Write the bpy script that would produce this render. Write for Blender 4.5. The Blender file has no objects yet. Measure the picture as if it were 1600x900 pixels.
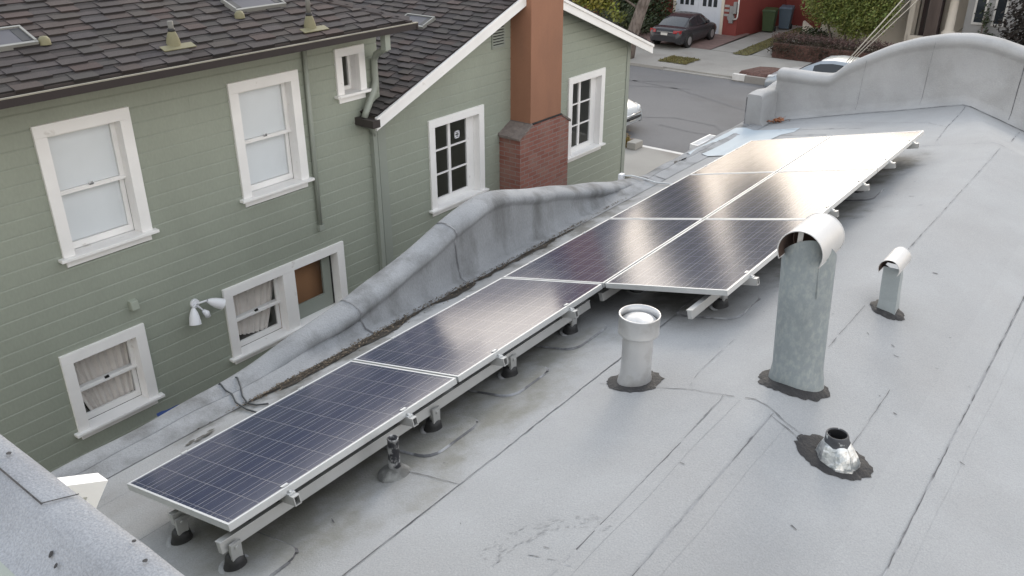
import bpy, math, random
from mathutils import Vector, Matrix, noise as mnoise
R = math.radians
rnd = random.Random(7)
sc = bpy.context.scene
C = sc.collection

# ------------------------------------------------------------------ materials
def mat(name, col, rough=0.7, var=0.0, vscale=4.0, col2=None, c2scale=1.5, c2lo=0.5, c2hi=0.7, fine=0.0, fscale=120.0,
        bump=0.0, bscale=60.0, metal=0.0, spec=0.5, tint=False, stretch=None, detail=6.0):
    m = bpy.data.materials.new(name); m.use_nodes = True
    nt = m.node_tree; N = nt.nodes; L = nt.links
    b = N['Principled BSDF']
    b.inputs['Roughness'].default_value = rough; b.inputs['Metallic'].default_value = metal
    b.inputs['Specular IOR Level'].default_value = spec
    tc = N.new('ShaderNodeTexCoord'); src = tc.outputs['Object']
    if stretch:
        mp = N.new('ShaderNodeMapping'); mp.inputs['Scale'].default_value = stretch
        L.new(src, mp.inputs['Vector']); src = mp.outputs['Vector']
    rgb = N.new('ShaderNodeRGB'); rgb.outputs[0].default_value = (*col, 1); out = rgb.outputs[0]
    if tint:
        at = N.new('ShaderNodeAttribute'); at.attribute_name = 'tint'
        mx = N.new('ShaderNodeMix'); mx.data_type = 'RGBA'; mx.blend_type = 'MULTIPLY'; mx.inputs[0].default_value = 1
        L.new(out, mx.inputs[6]); L.new(at.outputs['Color'], mx.inputs[7]); out = mx.outputs[2]
    def noise(scale, det=detail, ro=0.55):
        n = N.new('ShaderNodeTexNoise'); n.inputs['Scale'].default_value = scale
        n.inputs['Detail'].default_value = det; n.inputs['Roughness'].default_value = ro
        L.new(src, n.inputs['Vector']); return n.outputs['Fac']
    def ramp(f, a, bb):
        r = N.new('ShaderNodeMapRange'); r.inputs[1].default_value = a; r.inputs[2].default_value = bb
        L.new(f, r.inputs[0]); return r.outputs[0]
    if col2 is not None:
        mx = N.new('ShaderNodeMix'); mx.data_type = 'RGBA'; L.new(ramp(noise(c2scale), c2lo, c2hi), mx.inputs[0])
        L.new(out, mx.inputs[6]); mx.inputs[7].default_value = (*col2, 1); out = mx.outputs[2]
    for amt, s in ((var, vscale), (fine, fscale)):
        if amt:
            r = N.new('ShaderNodeMapRange'); r.inputs[1].default_value = .3; r.inputs[2].default_value = .7
            r.inputs[3].default_value = 1 - amt; r.inputs[4].default_value = 1 + amt
            L.new(noise(s), r.inputs[0])
            mx = N.new('ShaderNodeMix'); mx.data_type = 'RGBA'; mx.blend_type = 'MULTIPLY'; mx.inputs[0].default_value = 1
            L.new(out, mx.inputs[6]); L.new(r.outputs[0], mx.inputs[7]); out = mx.outputs[2]
    L.new(out, b.inputs['Base Color'])
    if bump:
        bp = N.new('ShaderNodeBump'); bp.inputs['Strength'].default_value = bump; bp.inputs['Distance'].default_value = .01
        L.new(noise(bscale), bp.inputs['Height']); L.new(bp.outputs[0], b.inputs['Normal'])
    return m

M = {}
M['membrane'] = mat('membrane', (.322, .328, .333), .85, .05, 2.2, (.293, .293, .293), .8, .44, .76, .11, 120, .35, 90, detail=9)
M['membrane_lap'] = mat('membrane_lap', (.335, .341, .346), .85, .06, 3.0, (.285, .284, .282), 1.6, .46, .74, .11, 120, .35, 90, detail=9)
M['membrane_dirty'] = mat('membrane_dirty', (.275, .283, .293), .85, .12, 2.2, (.115, .115, .112), 3.4, .47, .74, .12, 110, .5, 55, stretch=(1, 1, .30), detail=9)
M['membrane_rough'] = mat('membrane_rough', (.285, .297, .318), .9, .10, 3.0, (.235, .245, .265), 2.0, .45, .70, .20, 170, .6, 120, detail=8)
M['membrane_face'] = mat('membrane_face', (.355, .357, .359), .85, .09, 1.6, (.275, .275, .27), 1.7, .46, .74, .09, 120, .4, 60, detail=9)
M['flash'] = mat('flash', (.36, .425, .475), .6, .04, 2.0, None, fine=.03, bump=.15, bscale=9)
M['tar'] = mat('tar', (.026, .025, .026), .7, .30, 18, (.050, .048, .047), 9, .52, .72, .15, 90, bump=1.0, bscale=45)
M['seam'] = mat('seam', (.105, .105, .11), .85, .4, 9, (.27, .275, .285), 4, .47, .56)
M['scuff'] = mat('scuff', (.272, .277, .284), .9, .1, 9)
M['dirt'] = mat('dirt', (.105, .10, .09), .95, .35, 12, (.20, .20, .195), 5, .48, .6, .2, 80, .5, 50)
M['alu'] = mat('alu', (.62, .63, .63), .42, .04, 8, None, metal=.55, fine=.03)
M['alu_rail'] = mat('alu_rail', (.50, .50, .49), .45, .06, 5, None, metal=.45)
M['rubber'] = mat('rubber', (.02, .02, .021), .55, .1, 20)
M['galv'] = mat('galv', (.265, .30, .315), .5, .10, 5, (.345, .375, .375), 38, .44, .70, .05, 120, metal=.3, stretch=(1, 1, .6))
M['galv_plain'] = mat('galv_plain', (.33, .365, .375), .5, .07, 6, None, fine=.04, metal=.3)
M['galv_hood'] = mat('galv_hood', (.57, .565, .56), .45, .05, 5, None, metal=.25, fine=.03)
M['rust_dark'] = mat('rust_dark', (.085, .055, .043), .8, .3, 9)
M['white_metal'] = mat('white_metal', (.57, .572, .575), .38, .05, 6, (.40, .39, .375), 5, .5, .7, fine=.03, metal=.55)
M['lead'] = mat('lead', (.62, .64, .65), .32, .12, 25, (.33, .36, .38), 16, .50, .60, bump=.7, bscale=22, metal=.75)
M['lead_top'] = mat('lead_top', (.05, .053, .06), .5, .2, 20, (.40, .42, .42), 26, .60, .66, bump=.5, bscale=30)
M['lead_dirty'] = mat('lead_dirty', (.34, .34, .34), .6, .2, 20, (.025, .025, .03), 16, .42, .52, bump=.6, bscale=30)
M['lead_dirty2'] = mat('lead_dirty2', (.12, .12, .115), .8, .3, 14, (.22, .22, .21), 9, .5, .65, bump=.5, bscale=40)
M['siding'] = mat('siding', (.305, .333, .276), .55, .05, .9, (.262, .286, .236), 1.1, .48, .86, fine=.04, fscale=45, bump=.08, bscale=50, stretch=(1, 1, .45), detail=8)
M['siding_trim'] = mat('siding_trim', (.29, .315, .275), .5, .05, 2)
M['white_paint'] = mat('white_paint', (.86, .85, .835), .5, .04, 3, (.52, .49, .45), 6, .66, .80, bump=.05)
M['shingle'] = mat('shingle', (.056, .048, .047), .95, .10, 3, None, fine=.22, fscale=150, bump=.35, bscale=140, tint=True)
M['gutter'] = mat('gutter', (.042, .034, .033), .5, .1, 5)
M['gutter_lip'] = mat('gutter_lip', (.26, .245, .20), .5, .2, 4)
M['soffit'] = mat('soffit', (.075, .066, .055), .7, .1, 3)
M['stucco'] = mat('stucco', (.295, .142, .086), .8, .07, 2.5, (.25, .125, .078), 1.5, .5, .7, .04, 70, .25, 70, stretch=(1, 1, .4))
M['mortar_cap'] = mat('mortar_cap', (.19, .16, .145), .95, .25, 12, bump=.9, bscale=40)
M['curtain'] = mat('curtain', (.90, .83, .77), .9, .06, 9)
M['blind'] = mat('blind', (.92, .945, .96), .7, .02, 4)
M['dark_room'] = mat('dark_room', (.012, .012, .012), .9)
M['brown_room'] = mat('brown_room', (.42, .21, .10), .8, .12, 2)
M['black'] = mat('black', (.012, .012, .013), .5)
M['grey_plastic'] = mat('grey_plastic', (.34, .37, .31), .5)
M['white_plastic'] = mat('white_plastic', (.78, .79, .82), .35)
M['yellow_flash'] = mat('yellow_flash', (.165, .152, .085), .6, .12, 9)
M['sky_frame'] = mat('sky_frame', (.22, .22, .205), .5, .08, 5)
M['sky_glass'] = mat('sky_glass', (.10, .10, .112), .5, .05, 3, spec=.12)
M['asphalt'] = mat('asphalt', (.150, .148, .150), .9, .07, .35, (.125, .122, .122), .25, .5, .65, .12, 60, .3, 80)
M['asphalt_line'] = mat('asphalt_line', (.134, .132, .135), .9, .1, 2)
M['concrete'] = mat('concrete', (.30, .285, .26), .9, .10, .6, (.24, .22, .20), .5, .5, .7, .08, 40)
M['ground'] = mat('ground', (.17, .15, .12), .95, .25, .5, (.08, .085, .05), .3, .48, .6, .15, 20)
M['brickpave'] = mat('brickpave', (.19, .125, .11), .9, .2, 3, fine=.15, fscale=30)
M['drygrass'] = mat('drygrass', (.17, .15, .075), .95, .3, 6, (.10, .11, .045), 3, .45, .6, .25, 40)
M['mulch'] = mat('mulch', (.10, .052, .042), .95, .4, 14, bump=.8, bscale=20)
M['redwall'] = mat('redwall', (.235, .052, .043), .75, .08, 1.2, fine=.05)
M['garage'] = mat('garage', (.58, .61, .67), .5, .03, 3)
M['cream'] = mat('cream', (.62, .56, .48), .8, .06, 1)
M['greyhouse'] = mat('greyhouse', (.34, .335, .33), .7, .05, 1)
M['darkwood'] = mat('darkwood', (.045, .028, .028), .6, .15, 5)
M['wood_pole'] = mat('wood_pole', (.085, .065, .058), .9, .2, 6, stretch=(1, 1, .15))
M['bark'] = mat('bark', (.20, .165, .145), .95, .25, 6, (.12, .095, .08), 9, .48, .6, bump=.8, bscale=12, stretch=(1, 1, .35))
M['leaf'] = mat('leaf', (.15, .185, .055), .6, tint=True)
M['leaf_dark'] = mat('leaf_dark', (.032, .047, .02), .6, tint=True)
M['leaf_red'] = mat('leaf_red', (.042, .032, .022), .7, tint=True)
M['leaf_deep'] = mat('leaf_deep', (.018, .013, .012), .8, tint=True)
M['lavender'] = mat('lavender', (.13, .085, .095), .8, tint=True)
M['leaf_gold'] = mat('leaf_gold', (.22, .15, .05), .8, tint=True)
M['litter'] = mat('litter', (.080, .066, .052), .9, tint=True)
M['bin_green'] = mat('bin_green', (.045, .075, .03), .5)
M['bin_blue'] = mat('bin_blue', (.105, .145, .19), .5)
M['meter_dark'] = mat('meter_dark', (.13, .125, .11), .6, .1, 6)
M['meter'] = mat('meter', (.27, .27, .27), .5, .1, 4)
M['tyre'] = mat('tyre', (.018, .018, .018), .8)
M['rim'] = mat('rim', (.42, .42, .43), .35, metal=.6)
M['car_dark'] = mat('car_dark', (.032, .032, .037), .25)
M['car_silver'] = mat('car_silver', (.30, .33, .36), .3, metal=.4)
M['car_pale'] = mat('car_pale', (.40, .42, .43), .3, metal=.3)
M['car_glass'] = mat('car_glass', (.025, .03, .035), .08)
M['red_lamp'] = mat('red_lamp', (.30, .02, .025), .2)
M['clear_lamp'] = mat('clear_lamp', (.65, .66, .66), .2)
M['chrome'] = mat('chrome', (.7, .7, .7), .2, metal=.9)
M['tarp'] = mat('tarp', (.035, .075, .25), .5, .1, 3, bump=.4, bscale=8)
M['cable'] = mat('cable', (.05, .055, .06), .6)
M['conduit'] = mat('conduit', (.55, .57, .58), .5)
M['wire'] = mat('wire', (.33, .30, .25), .6)
M['curb_white'] = mat('curb_white', (.62, .60, .57), .8, .1, 5)
M['leaf_orange'] = mat('leaf_orange', (.30, .115, .05), .8, .2, 9)

def glass_mat(name, tint, rough=.02, ior=1.5):
    m = bpy.data.materials.new(name); m.use_nodes = True
    nt = m.node_tree; N = nt.nodes; L = nt.links; N.clear()
    o = N.new('ShaderNodeOutputMaterial'); mx = N.new('ShaderNodeMixShader'); t = N.new('ShaderNodeBsdfTransparent')
    g = N.new('ShaderNodeBsdfGlossy'); lw = N.new('ShaderNodeLayerWeight'); lw.inputs['Blend'].default_value = .5
    pw = N.new('ShaderNodeMath'); pw.operation = 'POWER'; pw.inputs[1].default_value = 4.5; L.new(lw.outputs['Facing'], pw.inputs[0])
    ma = N.new('ShaderNodeMath'); ma.operation = 'MULTIPLY_ADD'; ma.inputs[1].default_value = .93; ma.inputs[2].default_value = .06; L.new(pw.outputs[0], ma.inputs[0])
    t.inputs[0].default_value = (*tint, 1); g.inputs['Roughness'].default_value = rough
    L.new(ma.outputs[0], mx.inputs[0]); L.new(t.outputs[0], mx.inputs[1]); L.new(g.outputs[0], mx.inputs[2]); L.new(mx.outputs[0], o.inputs[0])
    return m
M['glass'] = glass_mat('glass', (.92, .93, .935))

def brick_mat():
    m = bpy.data.materials.new('brick'); m.use_nodes = True
    nt = m.node_tree; N = nt.nodes; L = nt.links; b = N['Principled BSDF']; b.inputs['Roughness'].default_value = .9
    tc = N.new('ShaderNodeTexCoord'); sx = N.new('ShaderNodeSeparateXYZ'); L.new(tc.outputs['Object'], sx.inputs[0])
    ad = N.new('ShaderNodeMath'); L.new(sx.outputs['X'], ad.inputs[0]); L.new(sx.outputs['Y'], ad.inputs[1])
    cx = N.new('ShaderNodeCombineXYZ'); L.new(ad.outputs[0], cx.inputs['X']); L.new(sx.outputs['Z'], cx.inputs['Y'])
    br = N.new('ShaderNodeTexBrick'); L.new(cx.outputs[0], br.inputs['Vector'])
    br.inputs['Scale'].default_value = 1; br.inputs['Brick Width'].default_value = .21; br.inputs['Row Height'].default_value = .07
    br.inputs['Mortar Size'].default_value = .007; br.inputs['Mortar Smooth'].default_value = .2
    br.inputs['Color1'].default_value = (.225, .085, .064, 1); br.inputs['Color2'].default_value = (.28, .12, .095, 1); br.inputs['Mortar'].default_value = (.24, .19, .17, 1)
    n = N.new('ShaderNodeTexNoise'); n.inputs['Scale'].default_value = 3; L.new(tc.outputs['Object'], n.inputs['Vector'])
    r = N.new('ShaderNodeMapRange'); r.inputs[1].default_value = .45; r.inputs[2].default_value = .75; r.inputs[4].default_value = .55
    L.new(n.outputs['Fac'], r.inputs[0])
    mx = N.new('ShaderNodeMix'); mx.data_type = 'RGBA'; L.new(r.outputs[0], mx.inputs[0]); L.new(br.outputs['Color'], mx.inputs[6]); mx.inputs[7].default_value = (.27, .19, .16, 1)
    L.new(mx.outputs[2], b.inputs['Base Color'])
    bp = N.new('ShaderNodeBump'); bp.inputs['Strength'].default_value = .5; bp.inputs['Distance'].default_value = -.006
    L.new(br.outputs['Fac'], bp.inputs['Height']); L.new(bp.outputs[0], b.inputs['Normal'])
    return m
M['brick'] = brick_mat()

def cell_mat():
    m = bpy.data.materials.new('solar_cells'); m.use_nodes = True
    nt = m.node_tree; N = nt.nodes; L = nt.links; b = N['Principled BSDF']
    tc = N.new('ShaderNodeTexCoord'); sx = N.new('ShaderNodeSeparateXYZ'); L.new(tc.outputs['Object'], sx.inputs[0])
    def math_(op, a, bb=None, c=None):
        n = N.new('ShaderNodeMath'); n.operation = op
        for i, v in enumerate((a, bb, c)):
            if v is None: continue
            if isinstance(v, (int, float)): n.inputs[i].default_value = v
            else: L.new(v, n.inputs[i])
        return n.outputs[0]
    P = .1575
    u = math_('DIVIDE', math_('SUBTRACT', sx.outputs['X'], .020), P)
    v = math_('DIVIDE', math_('SUBTRACT', sx.outputs['Y'], .0375), P)
    def line(t, off, w):      # 1 within w of the grid lines
        fr = math_('FRACT', math_('ADD', t, off + 10.0))
        d = math_('ABSOLUTE', math_('SUBTRACT', fr, .5))
        return math_('GREATER_THAN', d, .5 - w)
    gap = math_('MAXIMUM', line(u, 0, .015), math_('MULTIPLY', line(v, 0, .012), .7))
    bus = math_('MAXIMUM', line(u, .25, .0125), line(u, -.25, .0125))
    bus = math_('MAXIMUM', bus, 0)
    vo = N.new('ShaderNodeTexVoronoi'); vo.inputs['Scale'].default_value = 45; L.new(tc.outputs['Object'], vo.inputs['Vector'])
    cr = N.new('ShaderNodeMix'); cr.data_type = 'RGBA'; L.new(vo.outputs['Color'], cr.inputs[0])
    cr.inputs[6].default_value = (.009, .022, .062, 1); cr.inputs[7].default_value = (.012, .026, .072, 1)
    m1 = N.new('ShaderNodeMix'); m1.data_type = 'RGBA'; L.new(gap, m1.inputs[0]); L.new(cr.outputs[2], m1.inputs[6]); m1.inputs[7].default_value = (.21, .21, .22, 1)
    m2 = N.new('ShaderNodeMix'); m2.data_type = 'RGBA'; L.new(bus, m2.inputs[0]); L.new(m1.outputs[2], m2.inputs[6]); m2.inputs[7].default_value = (.14, .15, .175, 1)
    # roof dust film; its brown and warm sheen also stand in for reflections
    no = N.new('ShaderNodeTexNoise'); no.inputs['Scale'].default_value = 5; no.inputs['Detail'].default_value = 8; L.new(tc.outputs['Object'], no.inputs['Vector'])
    mr = N.new('ShaderNodeMapRange'); mr.inputs[1].default_value = .3; mr.inputs[2].default_value = .75; mr.inputs[3].default_value = .008; mr.inputs[4].default_value = .045
    L.new(no.outputs['Fac'], mr.inputs[0])
    m3 = N.new('ShaderNodeMix'); m3.data_type = 'RGBA'; L.new(mr.outputs[0], m3.inputs[0]); L.new(m2.outputs[2], m3.inputs[6]); m3.inputs[7].default_value = (.36, .31, .27, 1)
    L.new(m3.outputs[2], b.inputs['Base Color'])
    b.inputs['Sheen Weight'].default_value = .07; b.inputs['Sheen Roughness'].default_value = .45; b.inputs['Sheen Tint'].default_value = (.95, .74, .58, 1); b.inputs['Roughness'].default_value = .145; b.inputs['IOR'].default_value = 1.5; b.inputs['Specular IOR Level'].default_value = .8
    return m
M['cells'] = cell_mat()

# ------------------------------------------------------------------ mesh builder
class MB:
    def __init__(s): s.v = []; s.f = []; s.mi = []; s.sm = []; s.t = None
    def add(s, vs, fs, mi=0, smooth=False):
        o = len(s.v); s.v += [tuple(v) for v in vs]
        for f in fs: s.f.append([o + i for i in f]); s.mi.append(mi); s.sm.append(smooth)
        return s
    def quad(s, a, b, c, d, mi=0): return s.add([a, b, c, d], [[0, 1, 2, 3]], mi)
    def poly(s, pts, mi=0): return s.add(pts, [list(range(len(pts)))], mi)
    def box(s, x0, x1, y0, y1, z0, z1, mi=0):
        return s.hexa([(x0, y0, z0), (x1, y0, z0), (x1, y1, z0), (x0, y1, z0), (x0, y0, z1), (x1, y0, z1), (x1, y1, z1), (x0, y1, z1)], mi)
    def hexa(s, v, mi=0):
        return s.add(v, [[3, 2, 1, 0], [4, 5, 6, 7], [0, 1, 5, 4], [1, 2, 6, 5], [2, 3, 7, 6], [3, 0, 4, 7]], mi)
    def prism(s, pts, off, mi=0):       # polygon extruded by a vector
        n = len(pts); off = Vector(off); a = [Vector(p) for p in pts]
        vs = a + [p + off for p in a]
        fs = [list(range(n))[::-1], list(range(n, 2 * n))] + [[i, (i + 1) % n, n + (i + 1) % n, n + i] for i in range(n)]
        return s.add(vs, fs, mi)
    def tube(s, pts, r, seg=10, mi=0, cap=True, sy=1.0):
        pts = [Vector(p) for p in pts]; n = len(pts); rs = r if isinstance(r, (list, tuple)) else [r] * n
        vs = []; fs = []; prev = None
        for i, p in enumerate(pts):
            d = (pts[min(i + 1, n - 1)] - pts[max(i - 1, 0)]).normalized()
            if prev is None:
                up = Vector((0, 0, 1)) if abs(d.z) < .9 else Vector((1, 0, 0)); a = d.cross(up).normalized()
            else: a = (prev - d * prev.dot(d)).normalized()
            prev = a; b = d.cross(a)
            for k in range(seg):
                t = 2 * math.pi * k / seg; vs.append(p + a * (rs[i] * math.cos(t)) + b * (rs[i] * sy * math.sin(t)))
        for i in range(n - 1):
            for k in range(seg):
                fs.append([i * seg + k, i * seg + (k + 1) % seg, (i + 1) * seg + (k + 1) % seg, (i + 1) * seg + k])
        s.add(vs, fs, mi, True)
        if cap:
            o = len(s.v) - len(vs)
            s.f.append([o + k for k in range(seg)][::-1]); s.mi.append(mi); s.sm.append(False)
            s.f.append([o + (n - 1) * seg + k for k in range(seg)]); s.mi.append(mi); s.sm.append(False)
        return s
    def lathe(s, prof, cx=0, cy=0, seg=32, mi=0, sx=1.0, sy=1.0, smooth=True):   # prof: (r, z)
        n = len(prof); vs = []; fs = []
        for r, z in prof:
            for k in range(seg):
                t = 2 * math.pi * k / seg; vs.append((cx + r * sx * math.cos(t), cy + r * sy * math.sin(t), z))
        for i in range(n - 1):
            for k in range(seg):
                fs.append([i * seg + k, i * seg + (k + 1) % seg, (i + 1) * seg + (k + 1) % seg, (i + 1) * seg + k])
        return s.add(vs, fs, mi, smooth)
    def grid(s, rows, mi=0, smooth=True, closed=False):
        nu = len(rows[0]); vs = [p for r in rows for p in r]; fs = []
        for i in range(len(rows) - 1):
            for k in range(nu - (0 if closed else 1)):
                fs.append([i * nu + k, i * nu + (k + 1) % nu, (i + 1) * nu + (k + 1) % nu, (i + 1) * nu + k])
        return s.add(vs, fs, mi, smooth)
    def build(s, name, mats, parent=None, loc=None, bevel=0.0):
        if not isinstance(mats, (list, tuple)): mats = [mats]
        o0 = Vector((0, 0, 0))
        p = parent
        while p is not None:
            o0 = o0 + p.location if not p.get('_local') else o0; p = p.parent
        if parent is not None and root_of(parent).get('_local'): o0 = Vector((0, 0, 0))
        lo = Vector(loc) if loc is not None else Vector((0, 0, 0))
        me = bpy.data.meshes.new(name)
        me.from_pydata([(x - o0.x - lo.x, y - o0.y - lo.y, z - o0.z - lo.z) for x, y, z in s.v], [], s.f)
        for m in mats: me.materials.append(m)
        me.polygons.foreach_set('material_index', s.mi); me.polygons.foreach_set('use_smooth', s.sm)
        if s.t is not None:
            ca = me.color_attributes.new('tint', 'FLOAT_COLOR', 'CORNER'); buf = []
            for f, c in zip(s.f, s.t): buf += [c[0], c[1], c[2], 1.0] * len(f)
            ca.data.foreach_set('color', buf)
        me.validate(); me.update()
        o = bpy.data.objects.new(name, me); C.objects.link(o); o.location = lo
        if parent is not None: o.parent = parent
        if bevel:
            bv = o.modifiers.new('bevel', 'BEVEL'); bv.width = bevel; bv.segments = 2; bv.limit_method = 'ANGLE'
        return o
def root_of(o):
    while o.parent is not None: o = o.parent
    return o
def tag(o, label=None, cat=None, group=None, kind=None):
    if label: o['label'] = label
    if cat: o['category'] = cat
    if group: o['group'] = group
    if kind: o['kind'] = kind
    return o
def thing(name, loc, label, cat, group=None, local=False, rotz=0):
    o = bpy.data.objects.new(name, None); C.objects.link(o); o.location = loc; o.empty_display_size = .2
    if local: o['_local'] = 1; o.rotation_euler = (0, 0, rotz)
    return tag(o, label, cat, group)
def copy_tree(o, parent=None):
    c = o.copy(); C.objects.link(c); c.parent = parent
    for ch in list(o.children): copy_tree(ch, c)
    return c

# ------------------------------------------------------------------ camera
CX, CY, CZ = 3.9572, -1.6945, 3.0330
yaw, pitch = R(37.491), R(26.0)
fw = Vector((-math.sin(yaw) * math.cos(pitch), math.cos(yaw) * math.cos(pitch), -math.sin(pitch)))
rt = Vector((math.cos(yaw), math.sin(yaw), 0)); up = rt.cross(fw)
cam = bpy.data.cameras.new('camera'); co = bpy.data.objects.new('camera', cam); C.objects.link(co)
co.matrix_world = Matrix(((rt.x, up.x, -fw.x, CX), (rt.y, up.y, -fw.y, CY), (rt.z, up.z, -fw.z, CZ), (0, 0, 0, 1)))
cam.sensor_width = 36; cam.lens = 36 * 1341.8 / 1600; cam.clip_end = 600; cam.clip_start = .05
sc.camera = co

# ------------------------------------------------------------------ our own house: the grey roof
SL = .2487
def left_z(x): return SL * x - .29
def roof_z(x, y):
    a = left_z(x); b = .365 + SL * (2.63 - x); c = .145 - .316 * (x - 1.75) - .184 * (y - 11.4)
    # softly rounded ridge
    def smin(p, q, k=.035):
        h = max(0, min(1, .5 + .5 * (q - p) / k)); return q * (1 - h) + p * h - k * h * (1 - h)
    return smin(smin(a, b), c) + .006 * mnoise.noise(Vector((x * 1.7, y * 1.1, 3.0))) + .003 * mnoise.noise(Vector((x * 5, y * 3, 9.0)))
home = thing('grey_roofed_house', (2.0, 5.0, -4.0), 'low house with light grey membrane roof under the solar panels', 'house')
XL, XR, YN, YF = -1.0, 5.2, -1.05, 11.42
def tint_seq(x): return int(math.floor((x + 20) / .89))
b = MB()
nx, ny = 92, 150
rows = []
for j in range(ny + 1):
    y = YN + (YF - YN) * j / ny
    rows.append([(XL + (XR - XL) * i / nx, y, roof_z(XL + (XR - XL) * i / nx, y)) for i in range(nx + 1)])
b.grid(rows, 0, True)
def strip(b, pts, w, mi, lift=.004, wob=.004, step=.05, gaps=0.0):
    P = []
    for (x0, y0), (x1, y1) in zip(pts[:-1], pts[1:]):
        n = max(1, int(math.hypot(x1 - x0, y1 - y0) / step))
        P += [(x0 + (x1 - x0) * k / n, y0 + (y1 - y0) * k / n) for k in range(n)]
    P.append(pts[-1]); row = []
    for i, (x, y) in enumerate(P):
        xa, ya = P[max(0, i - 1)]; xb, yb = P[min(len(P) - 1, i + 1)]
        d = math.hypot(xb - xa, yb - ya) or 1; nxx, nyy = -(yb - ya) / d, (xb - xa) / d
        ww = w * (rnd.uniform(.24, .46) if rnd.random() < .85 else rnd.uniform(.5, 1.0)); o = rnd.uniform(-wob, wob); x += nxx * o; y += nyy * o
        row.append([(x + nxx * s_ * ww / 2, y + nyy * s_ * ww / 2, roof_z(x + nxx * s_ * ww / 2, y + nyy * s_ * ww / 2) + lift) for s_ in (-1, 1)])
    for i in range(len(row) - 1):
        if rnd.random() < gaps * .45: continue
        b.quad(row[i][0], row[i + 1][0], row[i + 1][1], row[i][1], mi)
seams = [([(1.52, -.9), (1.51, 3.2), (1.51, 3.6)], .011, .14), ([(1.51, 3.6), (1.51, 8.6)], .008, .3), ([(2.41, -.9), (2.40, 1.8), (2.38, 2.36)], .011, .25),
         ([(2.71, -.9), (2.70, 2.30)], .010, .02), ([(3.11, 3.1), (3.11, 2.36)], .008, .2), ([(3.52, -.9), (3.51, 2.0), (3.50, 5.3), (3.49, 10.6)], .013, .06),
         ([(2.68, 8.55), (2.66, 5.0)], .009, .05), ([(2.69, 3.92), (2.69, 3.2)], .008, .1), ([(1.0, 8.80), (1.79, 8.77), (2.57, 8.72), (2.92, 8.58), (3.5, 8.5)], .010, .05),
         ([(1.78, 11.4), (1.85, 10.9), (1.90, 9.74), (1.96, 9.0)], .012, .15), ([(-.5, 10.9), (.05, 10.75), (1.6, 10.15), (1.9, 9.74)], .011, .2),
         ([(2.56, 10.85), (2.67, 9.36)], .016, .1), ([(-1.0, 10.46), (-.39, 10.42), (.82, 10.1)], .022, .1), ([(-.24, 10.02), (.45, 9.82)], .026, .05),
         ([(-.37, 10.4), (-.30, 9.6), (-.3, 8.9)], .016, .1), ([(1.08, 1.035), (1.51, 1.03)], .013, .02), ([(1.58, 2.31), (2.16, 2.39), (2.38, 2.37), (2.57, 2.37), (2.68, 2.33), (2.78, 2.285), (2.93, 2.265)], .011, .06),
         ([(2.14, 2.42), (2.10, 2.65), (2.11, 3.15)], .006, .5), ([(2.69, 2.27), (2.93, 2.215)], .009, .1), ([(.20, -.9), (.22, .08)], .012, .1), ([(.67, -.9), (.68, .2)], .012, .05),
         ([(.60, 1.7), (.61, 5.2)], .008, .3), ([(-.55, -.5), (-.56, 7.5)], .006, .5), ([(4.4, -.9), (4.39, 10.4)], .012, .1)]
for p, w, g in seams: strip(b, p, w, 1, .0055, .002, .05, g)
for xs_, ya_, yb_, sd_ in ((1.512, -.95, 8.6, -1), (2.40, -.95, 2.34, 1), (2.705, -.95, 2.28, 1), (3.51, -.95, 10.6, 1), (-.555, -.5, 7.4, 1)):   # lapped sheet edges
    n_ = int((yb_ - ya_) / .1); prev = None
    for k in range(n_ + 1):
        y = ya_ + (yb_ - ya_) * k / n_; e_ = xs_ + .002 * mnoise.noise(Vector((xs_, y * 3, 0))); f_ = xs_ + sd_ * (.085 + .012 * mnoise.noise(Vector((y * 2, xs_, 5))))
        row = ((e_, y, roof_z(e_, y) + .0045), (f_, y, roof_z(f_, y) + .0012))
        if prev: b.quad(prev[0], row[0], row[1], prev[1], 0) if sd_ < 0 else b.quad(prev[0], prev[1], row[1], row[0], 0)
        prev = row
# tar flecks and scuffs
for x, y, l in [(2.25, .69, .06), (2.27, .76, .03), (2.34, .70, .04), (2.42, .69, .05), (2.5, 1.62, .03), (2.98, 3.6, .03), (3.03, 3.5, .03), (2.92, 4.9, .04), (2.3, 6.6, .05), (2.45, 6.3, .03), (2.2, 6.9, .04), (3.2, 2.9, .02), (3.6, 2.8, .03), (3.1, 1.6, .03), (2.0, 5.9, .09), (1.1, .5, .05), (3.3, 1.3, .03)]:
    a = rnd.uniform(-.5, .5); strip(b, [(x - l * math.cos(a) / 2, y - l * math.sin(a) / 2), (x + l * math.cos(a) / 2, y + l * math.sin(a) / 2)], .014, 1, .004, .002, .012)
for k in range(60):
    x, y = rnd.uniform(1.1, 4.2), rnd.uniform(-.4, 9.5); l = rnd.uniform(.008, .02)
    strip(b, [(x, y), (x + l, y + rnd.uniform(-l, l))], rnd.uniform(.006, .013), 1, .004, .001, .01)
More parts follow.
